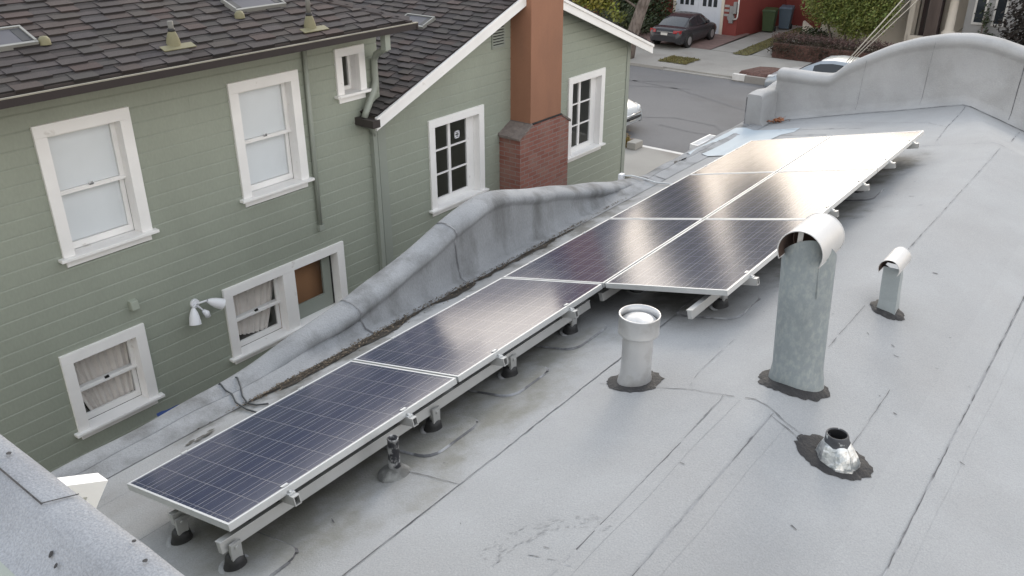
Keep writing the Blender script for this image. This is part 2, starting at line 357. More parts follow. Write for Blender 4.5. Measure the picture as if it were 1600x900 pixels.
def stain_shade(m):
    m = m.copy(); m.name = 'membrane_stain_shade'; nt = m.node_tree; N = nt.nodes; L = nt.links; bs = N['Principled BSDF']
    src = bs.inputs['Base Color'].links[0].from_socket
    ge = N.new('ShaderNodeNewGeometry'); sx = N.new('ShaderNodeSeparateXYZ'); L.new(ge.outputs['Position'], sx.inputs[0])
    def mt(op, *a):
        n = N.new('ShaderNodeMath'); n.operation = op
        for i, v in enumerate(a):
            if isinstance(v, (int, float)): n.inputs[i].default_value = v
            else: L.new(v, n.inputs[i])
        return n.outputs[0]
    def ns(scale, det=7, ro=.6):
        n = N.new('ShaderNodeTexNoise'); n.inputs['Scale'].default_value = scale; n.inputs['Detail'].default_value = det; n.inputs['Roughness'].default_value = ro
        L.new(ge.outputs['Position'], n.inputs['Vector']); return n.outputs['Fac']
    def mr(v, a, b_, c=0.0, d_=1.0):
        n = N.new('ShaderNodeMapRange'); n.interpolation_type = 'SMOOTHSTEP'
        for i, q_ in enumerate((a, b_, c, d_)): n.inputs[i + 1].default_value = q_
        L.new(v, n.inputs[0]); return n.outputs[0]
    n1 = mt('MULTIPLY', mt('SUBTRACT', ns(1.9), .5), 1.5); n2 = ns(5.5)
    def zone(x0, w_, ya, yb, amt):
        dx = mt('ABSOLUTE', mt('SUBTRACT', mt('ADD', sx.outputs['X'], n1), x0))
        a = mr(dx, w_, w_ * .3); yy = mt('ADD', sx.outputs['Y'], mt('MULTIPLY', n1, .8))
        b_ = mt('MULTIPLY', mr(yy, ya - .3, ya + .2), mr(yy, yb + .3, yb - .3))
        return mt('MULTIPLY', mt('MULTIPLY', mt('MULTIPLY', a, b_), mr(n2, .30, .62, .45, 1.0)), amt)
    col = src
    fl_ = mt('FLOOR', mt('DIVIDE', mt('SUBTRACT', sx.outputs['X'], 1.51), .893)); wn_ = N.new('ShaderNodeTexWhiteNoise'); wn_.noise_dimensions = '1D'; L.new(fl_, wn_.inputs['W'])
    k_ = mr(wn_.outputs['Value'], 0, 1, .985, 1.015); ml = N.new('ShaderNodeMix'); ml.data_type = 'RGBA'; ml.blend_type = 'MULTIPLY'; ml.inputs[0].default_value = 1; L.new(col, ml.inputs[6]); L.new(k_, ml.inputs[7]); col = ml.outputs[2]
    for (zn, c_) in ((zone(.85, .62, .1, 3.1, .72), (.155, .148, .115, 1)), (zone(1.45, .62, 3.5, 8.2, .85), (.10, .097, .082, 1)), (zone(-.84, .30, .8, 7.0, .85), (.10, .098, .088, 1)), (zone(-.3, .4, -.4, 2.0, .35), (.20, .19, .175, 1))):  # under-panel zones: olive dirt plus panel shade put into the colour
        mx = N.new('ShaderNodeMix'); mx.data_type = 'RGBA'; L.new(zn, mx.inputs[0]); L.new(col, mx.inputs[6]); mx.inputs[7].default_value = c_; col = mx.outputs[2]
    L.new(col, bs.inputs['Base Color']); return m
M['membrane_stain_shade'] = stain_shade(M['membrane'])
for k in range(110):
    a_ = R(rnd.uniform(95, 185)); r_ = rnd.choice([.42, .45, .50, .53]) + rnd.gauss(0, .012); x, y = 2.52 + r_ * .95 * math.cos(a_), .60 + r_ * .95 * math.sin(a_)
    l = rnd.uniform(.008, .03); dx, dy = -math.sin(a_) * l, math.cos(a_) * l
    strip(b, [(x, y), (x + dx, y + dy)], rnd.uniform(.004, .009), 2, .004, .001, .01)
roof = b.build('roof', [M['membrane_stain_shade'], M['seam'], M['scuff']], home)

# dirt washed into the gutter: irregular blotches that lie on the membrane
def blotch(b, cx, cy, rx, ry, mi=0, lift=.006, seg=22, jag=.35, zf=None):
    zf = zf or roof_z
    ph = [rnd.uniform(0, 6.28) for _ in range(4)]
    ring = []
    for k in range(seg):
        t = 2 * math.pi * k / seg
        r = 1 + jag * (.5 * math.sin(2 * t + ph[0]) + .3 * math.sin(5 * t + ph[1]) + .25 * math.sin(9 * t + ph[2])) + rnd.uniform(-.08, .08)
        x, y = cx + rx * r * math.cos(t), cy + ry * r * math.sin(t); ring.append((x, y, zf(x, y) + lift))
    b.add([(cx, cy, zf(cx, cy) + lift)] + ring, [[0, 1 + k, 1 + (k + 1) % seg] for k in range(seg)], mi)

# left side parapet, swept along Y
ztop = [(-1.05, -.50), (.1, -.505), (.58, -.50), (1.31, -.475), (1.67, -.435), (2.0, -.375), (2.34, -.315), (2.63, -.265), (3.1, -.165), (3.61, -.035), (3.97, .075), (4.2, .14), (4.4, .165), (4.6, .155), (4.96, .075),
        (5.5, -.05), (6.17, -.20), (6.8, -.345), (7.42, -.475), (7.83, -.535), (8.34, -.525), (9.0, -.515), (10.34, -.49), (10.8, -.49), (11.42, -.49)]
def zt(y):
    for (a, za), (c, zc) in zip(ztop[:-1], ztop[1:]):
        if a <= y <= c:
            return za + (zc - za) * (y - a) / (c - a)
    return ztop[-1][1]
def zts(y): return sum(zt(max(-1.05, min(11.42, y + d))) for d in (-.12, -.06, 0, .06, .12)) / 5
def para_z(x, y):
    if x > -.80: return roof_z(x, y)
    t = zts(y); zr = roof_z(-.86, y)
    xs = [-1.30, -1.225, -1.20, -1.15, -1.09, -1.035, -1.0, -.985, -.96, -.92, -.80]
    zs = [t - .12, t - .06, t - .018, t - .002, t, t - .012, t - .045, max(zr + .035, t - .10), zr + .04, zr + .03, roof_z(-.8, y) + .005]
    for (a, za), (c, zc) in zip(zip(xs[:-1], zs[:-1]), zip(xs[1:], zs[1:])):
        if a <= x <= c: return za + (zc - za) * (x - a) / (c - a)
    return t - .2
rows = []
n = 170
for j in range(n + 1):
    y = -1.05 + 12.47 * j / n; t = zts(y) + .006 * math.sin(7 * y) ; zr = roof_z(-.86, y); h = t - zr
    wv = .008 * math.sin(5.1 * y) + .006 * math.sin(11 * y)
    nz = .020 * mnoise.noise(Vector((0, y * 2.3, 1))) * min(1, h * 3) + .008 * mnoise.noise(Vector((0, y * 7, 4))); rl = min(1, max(0, (h - .06) / .14))
    rows.append([(-.80, y, roof_z(-.80, y) + .005), (-.92 + wv, y, zr + .03 + .02 * h), (-.965 + wv + nz, y, zr + .03 + .30 * max(h, .03)), (-.985 + wv + nz, y, max(zr + .032, t - .15)), (-.985 + wv + nz * .6 + .006 * rl, y, max(zr + .033, t - .125)), (-.985 + wv + .028 * rl, y, max(zr + .034, t - .095)), (-.985 + wv + .030 * rl, y, max(zr + .036, t - .060)), (-1.0 + wv + .012 * rl, y, t - .026), (-1.04 + wv, y, t - .007), (-1.09, y, t), (-1.15, y, t - .002), (-1.20, y, t - .018), (-1.225, y, t - .06), (-1.225, y, t - .20), (-1.225, y, -4.0)])
pb = MB(); pb.grid(rows, 0, True)
for yy, ofs in ((2.62, .02), (3.92, .01), (7.75, 0)):       # lap joints across the parapet cap
    for k in range(12):
        def at(i, y):
            j = (y + 1.05) / 12.47 * n; j0 = int(j); return rows[j0][i]
        a0, a1 = Vector(at(k, yy)), Vector(at(k + 1, yy)); up_ = Vector((.004, 0, .004)); w = Vector((0, rnd.uniform(.006, .012), 0))
        pb.quad(a0 + up_ - w, a0 + up_ + w, a1 + up_ + w, a1 + up_ - w, 1)
side = pb.build('side_parapet', [M['membrane_dirty'], M['seam']], home)

# front parapet with its arched top
def arch_z(x):
    pts = [(-1.12, .25), (-.9, .26), (-.35, .255), (-.12, .27), (-.05, .33), (.06, .45), (.31, .60), (.64, .785), (.96, .91), (1.35, 1.01), (1.66, 1.04)]
    xx = x if x <= 1.66 else 3.32 - x
    if xx <= pts[0][0]: return pts[0][1]
    for (a, za), (c, zc) in zip(pts[:-1], pts[1:]):
        if a <= xx <= c: return za + (zc - za) * (xx - a) / (c - a)
    return 1.04
def arch_s(x): return sum(arch_z(x + d) for d in (-.05, -.025, 0, .025, .05)) / 5
rows = []; n2 = 150; x0, x1 = -.93, 4.25
for j in range(n2 + 1):
    x = x0 + (x1 - x0) * j / n2; t = arch_s(x); zr = roof_z(x, 11.3)
    w = .016 * mnoise.noise(Vector((x * 1.8, 2, 0))) + .007 * mnoise.noise(Vector((x * 5.5, 7, 0)))
    rows.append([(x, 11.24, roof_z(x, 11.24) + .006), (x, 11.36, zr + .035), (x, 11.40 + w, zr + .12), (x, 11.41 + w - .010 * mnoise.noise(Vector((x * 2.5, 9, 0))), (zr + t) / 2), (x, 11.425 + w, t - .19), (x, 11.415 + .5 * w, t - .155 + w), (x, 11.385 + .3 * w, t - .115 + w), (x, 11.385, t - .07), (x, 11.41, t - .03), (x, 11.45, t - .012), (x, 11.52, t), (x, 11.64, t - .002), (x, 11.70, t - .02), (x, 11.72, t - .07), (x, 11.72, -4.0)])
fb = MB(); fb.grid(rows, 0, True)
for xx, wd in ((.35, .0025), (1.22, .002), (2.36, .0065), (2.62, .0065)):
    for k in range(1, 7 if wd < .005 else 9):
        j = int((xx - x0) / (x1 - x0) * n2); lean = .02 * (k - 3)
        a0 = Vector(rows[j][k]) + Vector((lean * .3, -.004, .002)); a1 = Vector(rows[j][k + 1]) + Vector((lean * .3 + .006, -.004, .002)); w = Vector((rnd.uniform(wd * .6, wd), 0, 0))
        fb.quad(a0 - w, a0 + w, a1 + w, a1 - w, 1)
for j in range(8, n2 - 10):                                  # seam at the foot of the parapet
    if rnd.random() < .12: continue
    xa, xb = x0 + (x1 - x0) * j / n2, x0 + (x1 - x0) * (j + 1) / n2; w = rnd.uniform(.005, .009)
    fb.quad((xa, 11.20 - w, roof_z(xa, 11.2) + .009), (xb, 11.20 - w, roof_z(xb, 11.2) + .009), (xb, 11.20 + w, roof_z(xb, 11.2) + .011), (xa, 11.20 + w, roof_z(xa, 11.2) + .011), 1)
fb.poly(rows[0][::-1], 0); fb.poly(rows[-1], 0)
front = fb.build('front_parapet', [M['membrane_face'], M['seam']], home)

# short return wall at the front left corner
sb = MB()
for (ya, yb) in ((10.80, 11.95),):
    nseg = 8; rr = []
    for j in range(nseg + 1):
        y = ya + (yb - ya) * j / nseg; top = -.03 + .02 * math.sin(j)
        rr.append([(-.80, y, -.50), (-.87, y, -.44), (-.882, y, top - .06), (-.89, y, top - .018), (-.915, y, top), (-1.09, y, top), (-1.118, y, top - .015), (-1.125, y, top - .06), (-1.125, y, -4.0)])
    sb.grid(rr, 0, True); sb.poly(rr[0], 0)
sb.poly([(x, 11.95, z) for x, _, z in rr[-1]][::-1], 0); sb.quad((-1.128, 10.797, -.55), (-1.112, 10.797, -.55), (-1.112, 10.797, -.08), (-1.128, 10.797, -.08), 1)
sb.build('corner_parapet', [M['membrane_face'], M['seam']], home)

# newer pale flashing sheet in the low corner
fl = MB(); rr = []
for j in range(13):
    y = 8.85 + (10.46 - 8.85) * j / 12; row = []
    for i in range(9):
        q = i / 8; x = -1.235 + (.885 - .03 * j / 12 + (.25 if j > 9 else .15 * j / 12)) * q
        z = (para_z(x, y) if x < -.80 else roof_z(x, y)) + .009
        row.append((x, y + .1 * (1 - q) * (1 if j == 0 else 0), z + .005 * math.sin(3 * y + 5 * x)))
    rr.append(row)
fl.grid(rr, 0, True)
fl.quad(*[(p[0], p[1] - .012, p[2] + .003) for p in (rr[0][0], rr[0][4])], (rr[0][4][0], rr[0][4][1] + .012, rr[0][4][2] + .004), (rr[0][0][0], rr[0][0][1] + .012, rr[0][0][2] + .004), 1)
fl.quad((rr[0][4][0], rr[0][4][1] - .012, rr[0][4][2] + .003), (rr[0][8][0], rr[0][8][1] - .012, rr[0][8][2] + .003), (rr[0][8][0], rr[0][8][1] + .012, rr[0][8][2] + .004), (rr[0][4][0], rr[0][4][1] + .012, rr[0][4][2] + .004), 1)
fl.build('flashing_sheet', [M['flash'], M['tar']], home)
g = MB(); g.box(-1.345, -1.23, 9.50, 10.10, -.63, -.60); g.box(-1.362, -1.345, 9.48, 10.12, -.63, -.545); g.box(-1.345, -1.23, 9.48, 9.50, -.63, -.55); g.box(-1.345, -1.23, 10.10, 10.12, -.63, -.55)
g.build('scupper_gutter', M['white_paint'], home)

# torch-on patches under the rack feet
def patch(cx0, cx1, cy0, cy1, rad=.10):
    p = []
    for (qx, qy, a0) in ((cx1 - rad, cy1 - rad, 0), (cx0 + rad, cy1 - rad, 90), (cx0 + rad, cy0 + rad, 180), (cx1 - rad, cy0 + rad, 270)):
        for k in range(5): a = R(a0 + 22.5 * k); p.append((qx + rad * math.cos(a), qy + rad * math.sin(a)))
    pm = MB(); top = [(x, y, roof_z(x, y) + .013) for x, y in p]; bot = [(x + .004 * (1 if x > (cx0 + cx1) / 2 else -1), y + .004 * (1 if y > (cy0 + cy1) / 2 else -1), roof_z(x, y) - .005) for x, y in p]
    nn = len(p); pm.poly(top, 0)
    for k in range(nn): pm.quad(bot[k], bot[(k + 1) % nn], top[(k + 1) % nn], top[k], 1)
    out = [(x + .012 * (1 if x > (cx0 + cx1) / 2 else -1), y + .012 * (1 if y > (cy0 + cy1) / 2 else -1), roof_z(x, y) + .005) for x, y in p]
    for k in range(nn):
        if rnd.random() < .85: pm.quad(out[k], out[(k + 1) % nn], top[(k + 1) % nn], top[k], 1)
    pm.build('roof_patch', [M['membrane_stain_shade'], M['seam']], home)
patch(.62, 1.17, -.28, .25); patch(.18, .66, -.24, .30); patch(.60, 1.16, 1.19, 1.66); patch(.60, 1.14, 1.98, 2.43); patch(.60, 1.12, 2.72, 3.20); patch(1.50, 1.98, 3.46, 3.92)
patch(1.50, 1.98, 4.9, 5.35); patch(1.50, 1.98, 6.5, 6.95)

# walls, right parapet and upper storey with the deck the photograph is taken from
w = MB(); w.box(XR, XR + .2, -1.05, 11.7, -4, .1); w.build('side_wall', M['membrane_face'], home)
w = MB(); w.box(-1.22, 5.4, -1.30, -1.055, -4, 1.50); w.build('upper_wall', M['siding_trim'], home)
rows = []; n3 = 60
for j in range(n3 + 1):
    x = -1.3 + 6.8 * j / n3; wv = .003 * mnoise.noise(Vector((x * 5, 0, 0))) + .002 * mnoise.noise(Vector((x * 17, 0, 0)))
    rows.append([(x, -.985, 1.44), (x, -.975 + wv, 1.56), (x, -.985 + wv, 1.592 + wv), (x, -1.01, 1.602), (x, -1.06, 1.598), (x, -1.085, 1.585), (x, -1.12 + wv, 1.545), (x, -1.17 + wv, 1.505), (x, -1.26, 1.478), (x, -1.5, 1.47), (x, -5.0, 1.47)])
u = MB(); u.grid(rows, 0, True)
for (xa, ya, xb, yb, zz) in ((1.70, -1.062, 1.99, -1.065, 1.602), (1.99, -1.065, 2.03, -.99, 1.606), (1.6, -1.062, 1.70, -1.06, 1.602)):
    d = Vector((xb - xa, yb - ya, 0)).normalized(); nn_ = Vector((-d.y, d.x, 0)) * .0025
    u.quad(Vector((xa, ya, zz)) - nn_, Vector((xb, yb, zz)) - nn_, Vector((xb, yb, zz)) + nn_, Vector((xa, ya, zz)) + nn_, 1)
for (xa, xb) in ((1.2, 1.9), (1.95, 2.4)):
    nn_ = 20
    for k in range(nn_):
        if rnd.random() < .25: continue
        q0, q1 = xa + (xb - xa) * k / nn_, xa + (xb - xa) * (k + 1) / nn_
        u.quad((q0, -1.263, 1.483), (q1, -1.263, 1.483), (q1, -1.257, 1.483), (q0, -1.257, 1.483), 1)
for x, y, z in ((1.74, -1.15, 1.526), (2.12, -1.12, 1.55), (2.16, -1.13, 1.545), (2.38, -1.02, 1.606), (2.30, -1.0, 1.605), (1.72, -1.02, 1.606)):
    s_ = rnd.uniform(.004, .008) * (2.6 if x == 1.74 else 1)
    u.poly([(x + s_ * rnd.uniform(.7, 1.3) * math.cos(a * .9), y + s_ * math.sin(a * .9), z + .0035 - (.9 * s_ * math.sin(a * .9) * (-1 if z < 1.56 else 0))) for a in range(7)], 1)
u.build('upper_parapet', [M['membrane_rough'], M['tar']], home)
k = MB()
outer = [(-1.045, 1.37), (-.70, 1.21), (-.76, 1.13), (-1.045, .76)]; inner = [(-1.0, 1.285), (-.775, 1.19), (-.79, 1.17), (-1.0, .905)]
for i in range(4):
    a, c = outer[i], outer[(i + 1) % 4]; d, e = inner[(i + 1) % 4], inner[i]
    k.prism([(1.44, *a), (1.44, *c), (1.44, *d), (1.44, *e)], (.065, 0, 0))
k.build('eave_bracket', M['white_paint'], home)

# ------------------------------------------------------------------ leaf and dirt litter along the parapet
lt = MB(); lt.t = []
litter_spots = [(-.78, 2.7, .09), (-.80, 3.6, .10), (-.84, 4.15, .10), (-.84, 4.6, .12), (-.84, 5.05, .11), (-.86, 5.5, .08), (-.80, 1.55, .03), (-.76, 1.85, .05), (-.75, 2.1, .05), (-.79, 2.45, .06), (-.83, 2.95, .06), (-.86, 3.4, .05), (-.88, 3.9, .07), (-.90, 4.38, .07), (-.90, 4.8, .06), (-.90, 5.3, .05), (-.86, 5.7, .05), (-.86, 6.4, .03)]
for (cx, cy, sx) in litter_spots:
    blotch(lt, cx - .01, cy, min(sx * 1.4, .13), .25, 0, .008); lt.t += [(.5, .5, .5)] * 22
    blotch(lt, cx - .03, cy + .12, sx * .8, .16, 0, .011); lt.t += [(.28, .27, .26)] * 22
for q in range(3200):
    cx, cy, sx = rnd.choice(litter_spots); x, y = rnd.gauss(cx + .01, sx * .6), rnd.gauss(cy, .2); x = max(x, -.90 + rnd.uniform(0, .05))
    s_ = rnd.uniform(.004, .014); a = rnd.uniform(0, 6.28); tl = rnd.uniform(-.4, .4); z = roof_z(x, y) + .014 + rnd.uniform(0, .014)
    dx, dy = s_ * math.cos(a), s_ * math.sin(a)
    lt.quad((x - dx, y - dy, z - tl * s_), (x + dy * .5, y - dx * .5, z), (x + dx, y + dy, z + tl * s_), (x - dy * .5, y + dx * .5, z)); c_ = rnd.choice([.35, .6, .8, 1.3, 2.2]); lt.t.append((c_ * 1.05, c_, c_ * .9))
tag(lt.build('leaf_litter', M['litter']), kind='stuff', label='dark wet leaf litter gathered along the foot of the side parapet', cat='leaf litter')

def leaf_clump(name, x, y, n, spread, m, label, cat):
    q = MB(); q.t = None
    for _ in range(n):
        px, py = rnd.gauss(x, spread), rnd.gauss(y, spread); z = roof_z(max(px, -.95), py) + .02 + rnd.uniform(0, spread * .8); s_ = rnd.uniform(.02, .045); a = rnd.uniform(0, 6.28); t = rnd.uniform(-.6, .6)
        dx, dy = s_ * math.cos(a), s_ * math.sin(a)
        q.quad((px - dx, py - dy, z - t * s_), (px + dy * .5, py - dx * .5, z + .004), (px + dx, py + dy, z + t * s_), (px - dy * .5, py + dx * .5, z))
    return tag(q.build(name, m), label, cat)
leaf_clump('dead_leaves', -.72, 11.08, 46, .055, M['leaf_orange'], 'small heap of orange dead leaves beside the corner of the front parapet', 'dead leaves')
q = MB()
for k in range(7): blotch(q, -.65 + rnd.uniform(-.02, .02), .74 + .03 * k, .012, .03, 0, .007 + .001 * k, 10)
tag(q.build('dead_twig', M['dirt']), 'brown rotten twig lying on the roof near the first panel', 'twig')

# ------------------------------------------------------------------ solar panels
TILT = R(13.2); PZ0 = .012; W, LN, GAP = .985, 1.652, .018
def make_panel():
    p = thing('solar_panel', (0, 0, 0), '-', 'solar panel', 'solar panels on the grey roof', local=True)
    f = MB(); T = .040; fr = .013
    f.box(0, fr, 0, LN, -T, 0); f.box(W - fr, W, 0, LN, -T, 0); f.box(fr, W - fr, 0, fr, -T, 0); f.box(fr, W - fr, LN - fr, LN, -T, 0)
    f.build('frame', M['alu'], p, bevel=.0015)
    c = MB(); c.box(fr, W - fr, fr, LN - fr, -.012, -.0025); c.build('glass_sheet', M['cells'], p)
    bk = MB(); bk.box(fr + .05, fr + .17, LN / 2 - .06, LN / 2 + .06, -.036, -.013); bk.build('junction_box', M['black'], p)
    return p
panel = make_panel()
labels = [('nearest solar panel, deep blue, its bare end facing the brick-red-free corner', 0, 0)]
lab = {(0, 0): 'dark blue solar panel nearest the photographer, lowest end of the long row',
       (0, 1): 'solar panel second from the near end of the long row, half blue half tan reflection',
       (0, 2): 'solar panel with a broad tan reflection, just below where the two rows meet',
       (0, 3): 'solar panel in the long row reflecting the red chimney and one pale streak',
       (0, 4): 'solar panel farthest up the long row, beside the pale flashing sheet',
       (1, 2): 'short row solar panel with the exposed near end, beside the galvanised pipe hood',
       (1, 3): 'middle solar panel of the short row, half dark and half white glare',
       (1, 4): 'solar panel washed out by white glare at the far end of the short row'}
lab[(0, 3)] = 'solar panel in the long row between the tan panel and the farthest one'
lab = {(0, 0): 'dark blue solar panel nearest the photographer, first of the long row',
       (0, 1): 'second solar panel from the near end of the long row, partly tan reflection',
       (0, 2): 'third solar panel of the long row, beside the bare end of the short row',
       (0, 3): 'fourth solar panel of the long row, with narrow pale streaks of reflection',
       (0, 4): 'farthest solar panel of the long row, beside the pale flashing sheet',
       (1, 2): 'short row solar panel with the exposed near end, left of the galvanised pipe hood',
       (1, 3): 'middle solar panel of the short row, half dark and half white glare',
       (1, 4): 'farthest solar panel of the short row, washed out by white glare'}
# long row: five; short row: three, starting beside the third
slots = [(0, 0), (0, 1), (0, 2), (0, 3), (0, 4), (1, 2), (1, 3), (1, 4)]
for i, (u_, v_) in enumerate(slots):
    o = panel if i == 0 else copy_tree(panel)
    du = u_ * (W + GAP)
    o.location = (du * math.cos(TILT), v_ * (LN + GAP), du * math.sin(TILT) + PZ0); o.rotation_euler = (0, -TILT, 0)
    o['label'] = lab[(u_, v_)]

# racking: local frame of the panel plane, u across the slope, v along the row, h below the panel face
ct, st = math.cos(TILT), math.sin(TILT)
def pl(u_, v_, h): return (u_ * ct + h * st * 1.0, v_, u_ * st - h * ct + PZ0)
def pbox(b, u0, u1, v0, v1, h0, h1, mi=0):
    b.hexa([pl(u0, v0, h1), pl(u1, v0, h1), pl(u1, v1, h1), pl(u0, v1, h1), pl(u0, v0, h0), pl(u1, v0, h0), pl(u1, v1, h0), pl(u0, v1, h0)], mi)
def rack(loc, label, beams, rails, feet):
    t = thing('panel_rack', loc, label, 'mounting rack', 'mounting racks under the solar panels')
    for (u0, v0, v1) in beams:
        b = MB(); pbox(b, u0 - .017, u0 + .017, v0, v1, .099, .160); pbox(b, u0 - .023, u0 + .023, v0, v1, .094, .1005); b.build('beam', M['alu_rail'], t, bevel=.002)
    for (v, u0, u1) in rails:
        b = MB()
        pbox(b, u0, u1, v - .020, v - .014, .041, .093); pbox(b, u0, u1, v + .014, v + .020, .041, .093); pbox(b, u0, u1, v - .014, v + .014, .041, .046); pbox(b, u0, u1, v - .014, v + .014, .088, .093)
        b.build('cross_rail', M['alu_rail'], t)
        e = MB(); pbox(e, u1 - .075, u1 - .064, v - .02, v + .02, -.003, .041); pbox(e, u1 - .090, u1 - .064, v - .02, v + .02, -.003, .002); pbox(e, u1 - .068, u1 - .03, v - .02, v + .02, .032, .0405)
        e.tube([pl(u1 - .045, v, .035), pl(u1 - .045, v, .022)], .008, 6); e.build('end_clamp', M['alu'], t)
        e = MB(); pbox(e, u0 + .018, u0 + .04, v - .02, v + .02, -.003, .002); pbox(e, u0 + .018, u0 + .028, v - .02, v + .02, -.003, .041); e.build('end_clamp', M['alu'], t)
    for (u_, v_) in feet:
        x, y, z = pl(u_, v_, .168); zr = roof_z(x, y)
        bt = MB(); bt.lathe([(.0, zr + .085), (.030, zr + .085), (.046, zr + .072), (.050, zr + .05), (.056, zr + .02), (.066, zr + .004)], x, y, 18); b_ = bt.build('rubber_boot', M['rubber'], t)
        rg = MB(); rg.lathe([(.060, zr + .012), (.075, zr + .016), (.085, zr + .008)], x, y, 18); rg.build('seal_ring', M['membrane'], b_)
        ps = MB(); ps.tube([(x, y, zr + .07), (x, y, z + .02)], .022, 10); ps.box(x + .018, x + .032, y - .03, y + .03, z - .045, z + .055); ps.tube([(x + .03, y, z + .03), (x + .042, y, z + .03)], .011, 6); ps.build('post', M['alu_rail'], t)
    return t
def rack_cables(t, u0, v0, v1):
    for j in range(2):
        b = MB(); pts = []; n_ = 26
        for k in range(n_ + 1):
            v = v0 + (v1 - v0) * k / n_; p = pl(u0 - .05 * j, v, .075 + .035 * abs(math.sin(k * .75 + j)) + .02 * math.sin(k * 2.1 + j)); pts.append(p)
        b.tube(pts, .0045, 5); b.build('panel_cable', M['rubber'], t)
def vv(i, f): return i * (LN + GAP) + f * LN
rails1 = [(vv(0, .215), -.022, W + .055), (vv(0, .735), -.022, W + .055), (vv(1, .235), -.022, W + .055), (vv(1, .735), -.022, W + .055)]
rk1 = rack((.9, 1.6, -.1), 'silver rack of beams and black footed posts under the single row of panels', [(.905, -.04, 3.22), (.40, .0, 3.22)], rails1, [(.915, .02), (.91, 1.47), (.90, 2.25), (.89, 3.0), (.40, .03), (.4, 1.5), (.4, 3.0)])
rack_cables(rk1, .90, .1, 3.2)
W2 = 2 * W + GAP
rails2 = [(vv(i, f), -.022, W2 + .055) for i in (2, 3, 4) for f in (.225, .735)]
rack((1.75, 5.5, .1), 'silver rack of beams under the double row of panels beside the pipe hood', [(1.775, 3.17, 8.3), (.93, 3.36, 8.3), (.40, 3.36, 8.3)], rails2, [(1.78, 3.66), (1.78, 5.2), (1.78, 6.8), (.93, 3.9), (.93, 5.7), (.4, 3.9), (.4, 5.7), (.4, 7.5)])

# ------------------------------------------------------------------ roof vents
def tar_ring(x, y, r0, rx, ry, th=.012, rot=0.0, seg=56, jag=.1, sq=0.0):
    b = MB(); A = []; B_ = []
    ph = [rnd.uniform(0, 6.28) for _ in range(5)]
    for k in range(seg):
        t = 2 * math.pi * k / seg
        j = 1 + jag * (.5 * math.sin(3 * t + ph[0]) + .4 * math.sin(7 * t + ph[1]) + .3 * math.sin(13 * t + ph[2])) + rnd.uniform(-.045, .045)
        ex, ey = rx * j * math.cos(t), ry * j * math.sin(t)
        xx, yy = x + ex * math.cos(rot) - ey * math.sin(rot), y + ex * math.sin(rot) + ey * math.cos(rot)
        A.append((xx, yy, roof_z(xx, yy) + .003)); q = .86
        xq, yq = x + (xx - x) * q, y + (yy - y) * q; B_.append((xq, yq, roof_z(xq, yq) + th))
    cz = roof_z(x, y) + th
    b.grid([A, B_, [(x + (p[0] - x) * .3, y + (p[1] - y) * .3, roof_z(x, y) + th + .004) for p in B_]], 0, True, closed=True); b.poly([(x + (p[0] - x) * .3, y + (p[1] - y) * .3, cz + .004) for p in B_])
    return b

# white round flue
x, y = 1.785, 2.40; z = roof_z(x, y)
t = thing('flue_vent', (x, y, z), 'short white round flue vent with wide collar top, ringed by black tar', 'vent')
tar_ring(x, y, .1, .175, .155, .012, .2, jag=.05).build('tar_collar', M['tar'], t)
b = MB(); b.lathe([(.114, z - .04), (.110, z + .0), (.099, z + .05), (.094, z + .10), (.094, z + .36)], x, y, 40); b.build('flue_pipe', M['white_metal'], t)
b = MB(); b.lathe([(.094, z + .345), (.122, z + .35), (.126, z + .355), (.124, z + .362), (.124, z + .468), (.127, z + .472), (.126, z + .478), (.118, z + .478), (.117, z + .43)], x, y, 40)
b.lathe([(.117, z + .425), (.10, z + .440), (.06, z + .458), (0, z + .464)], x, y, 40); b.build('flue_cap', M['white_metal'], t)

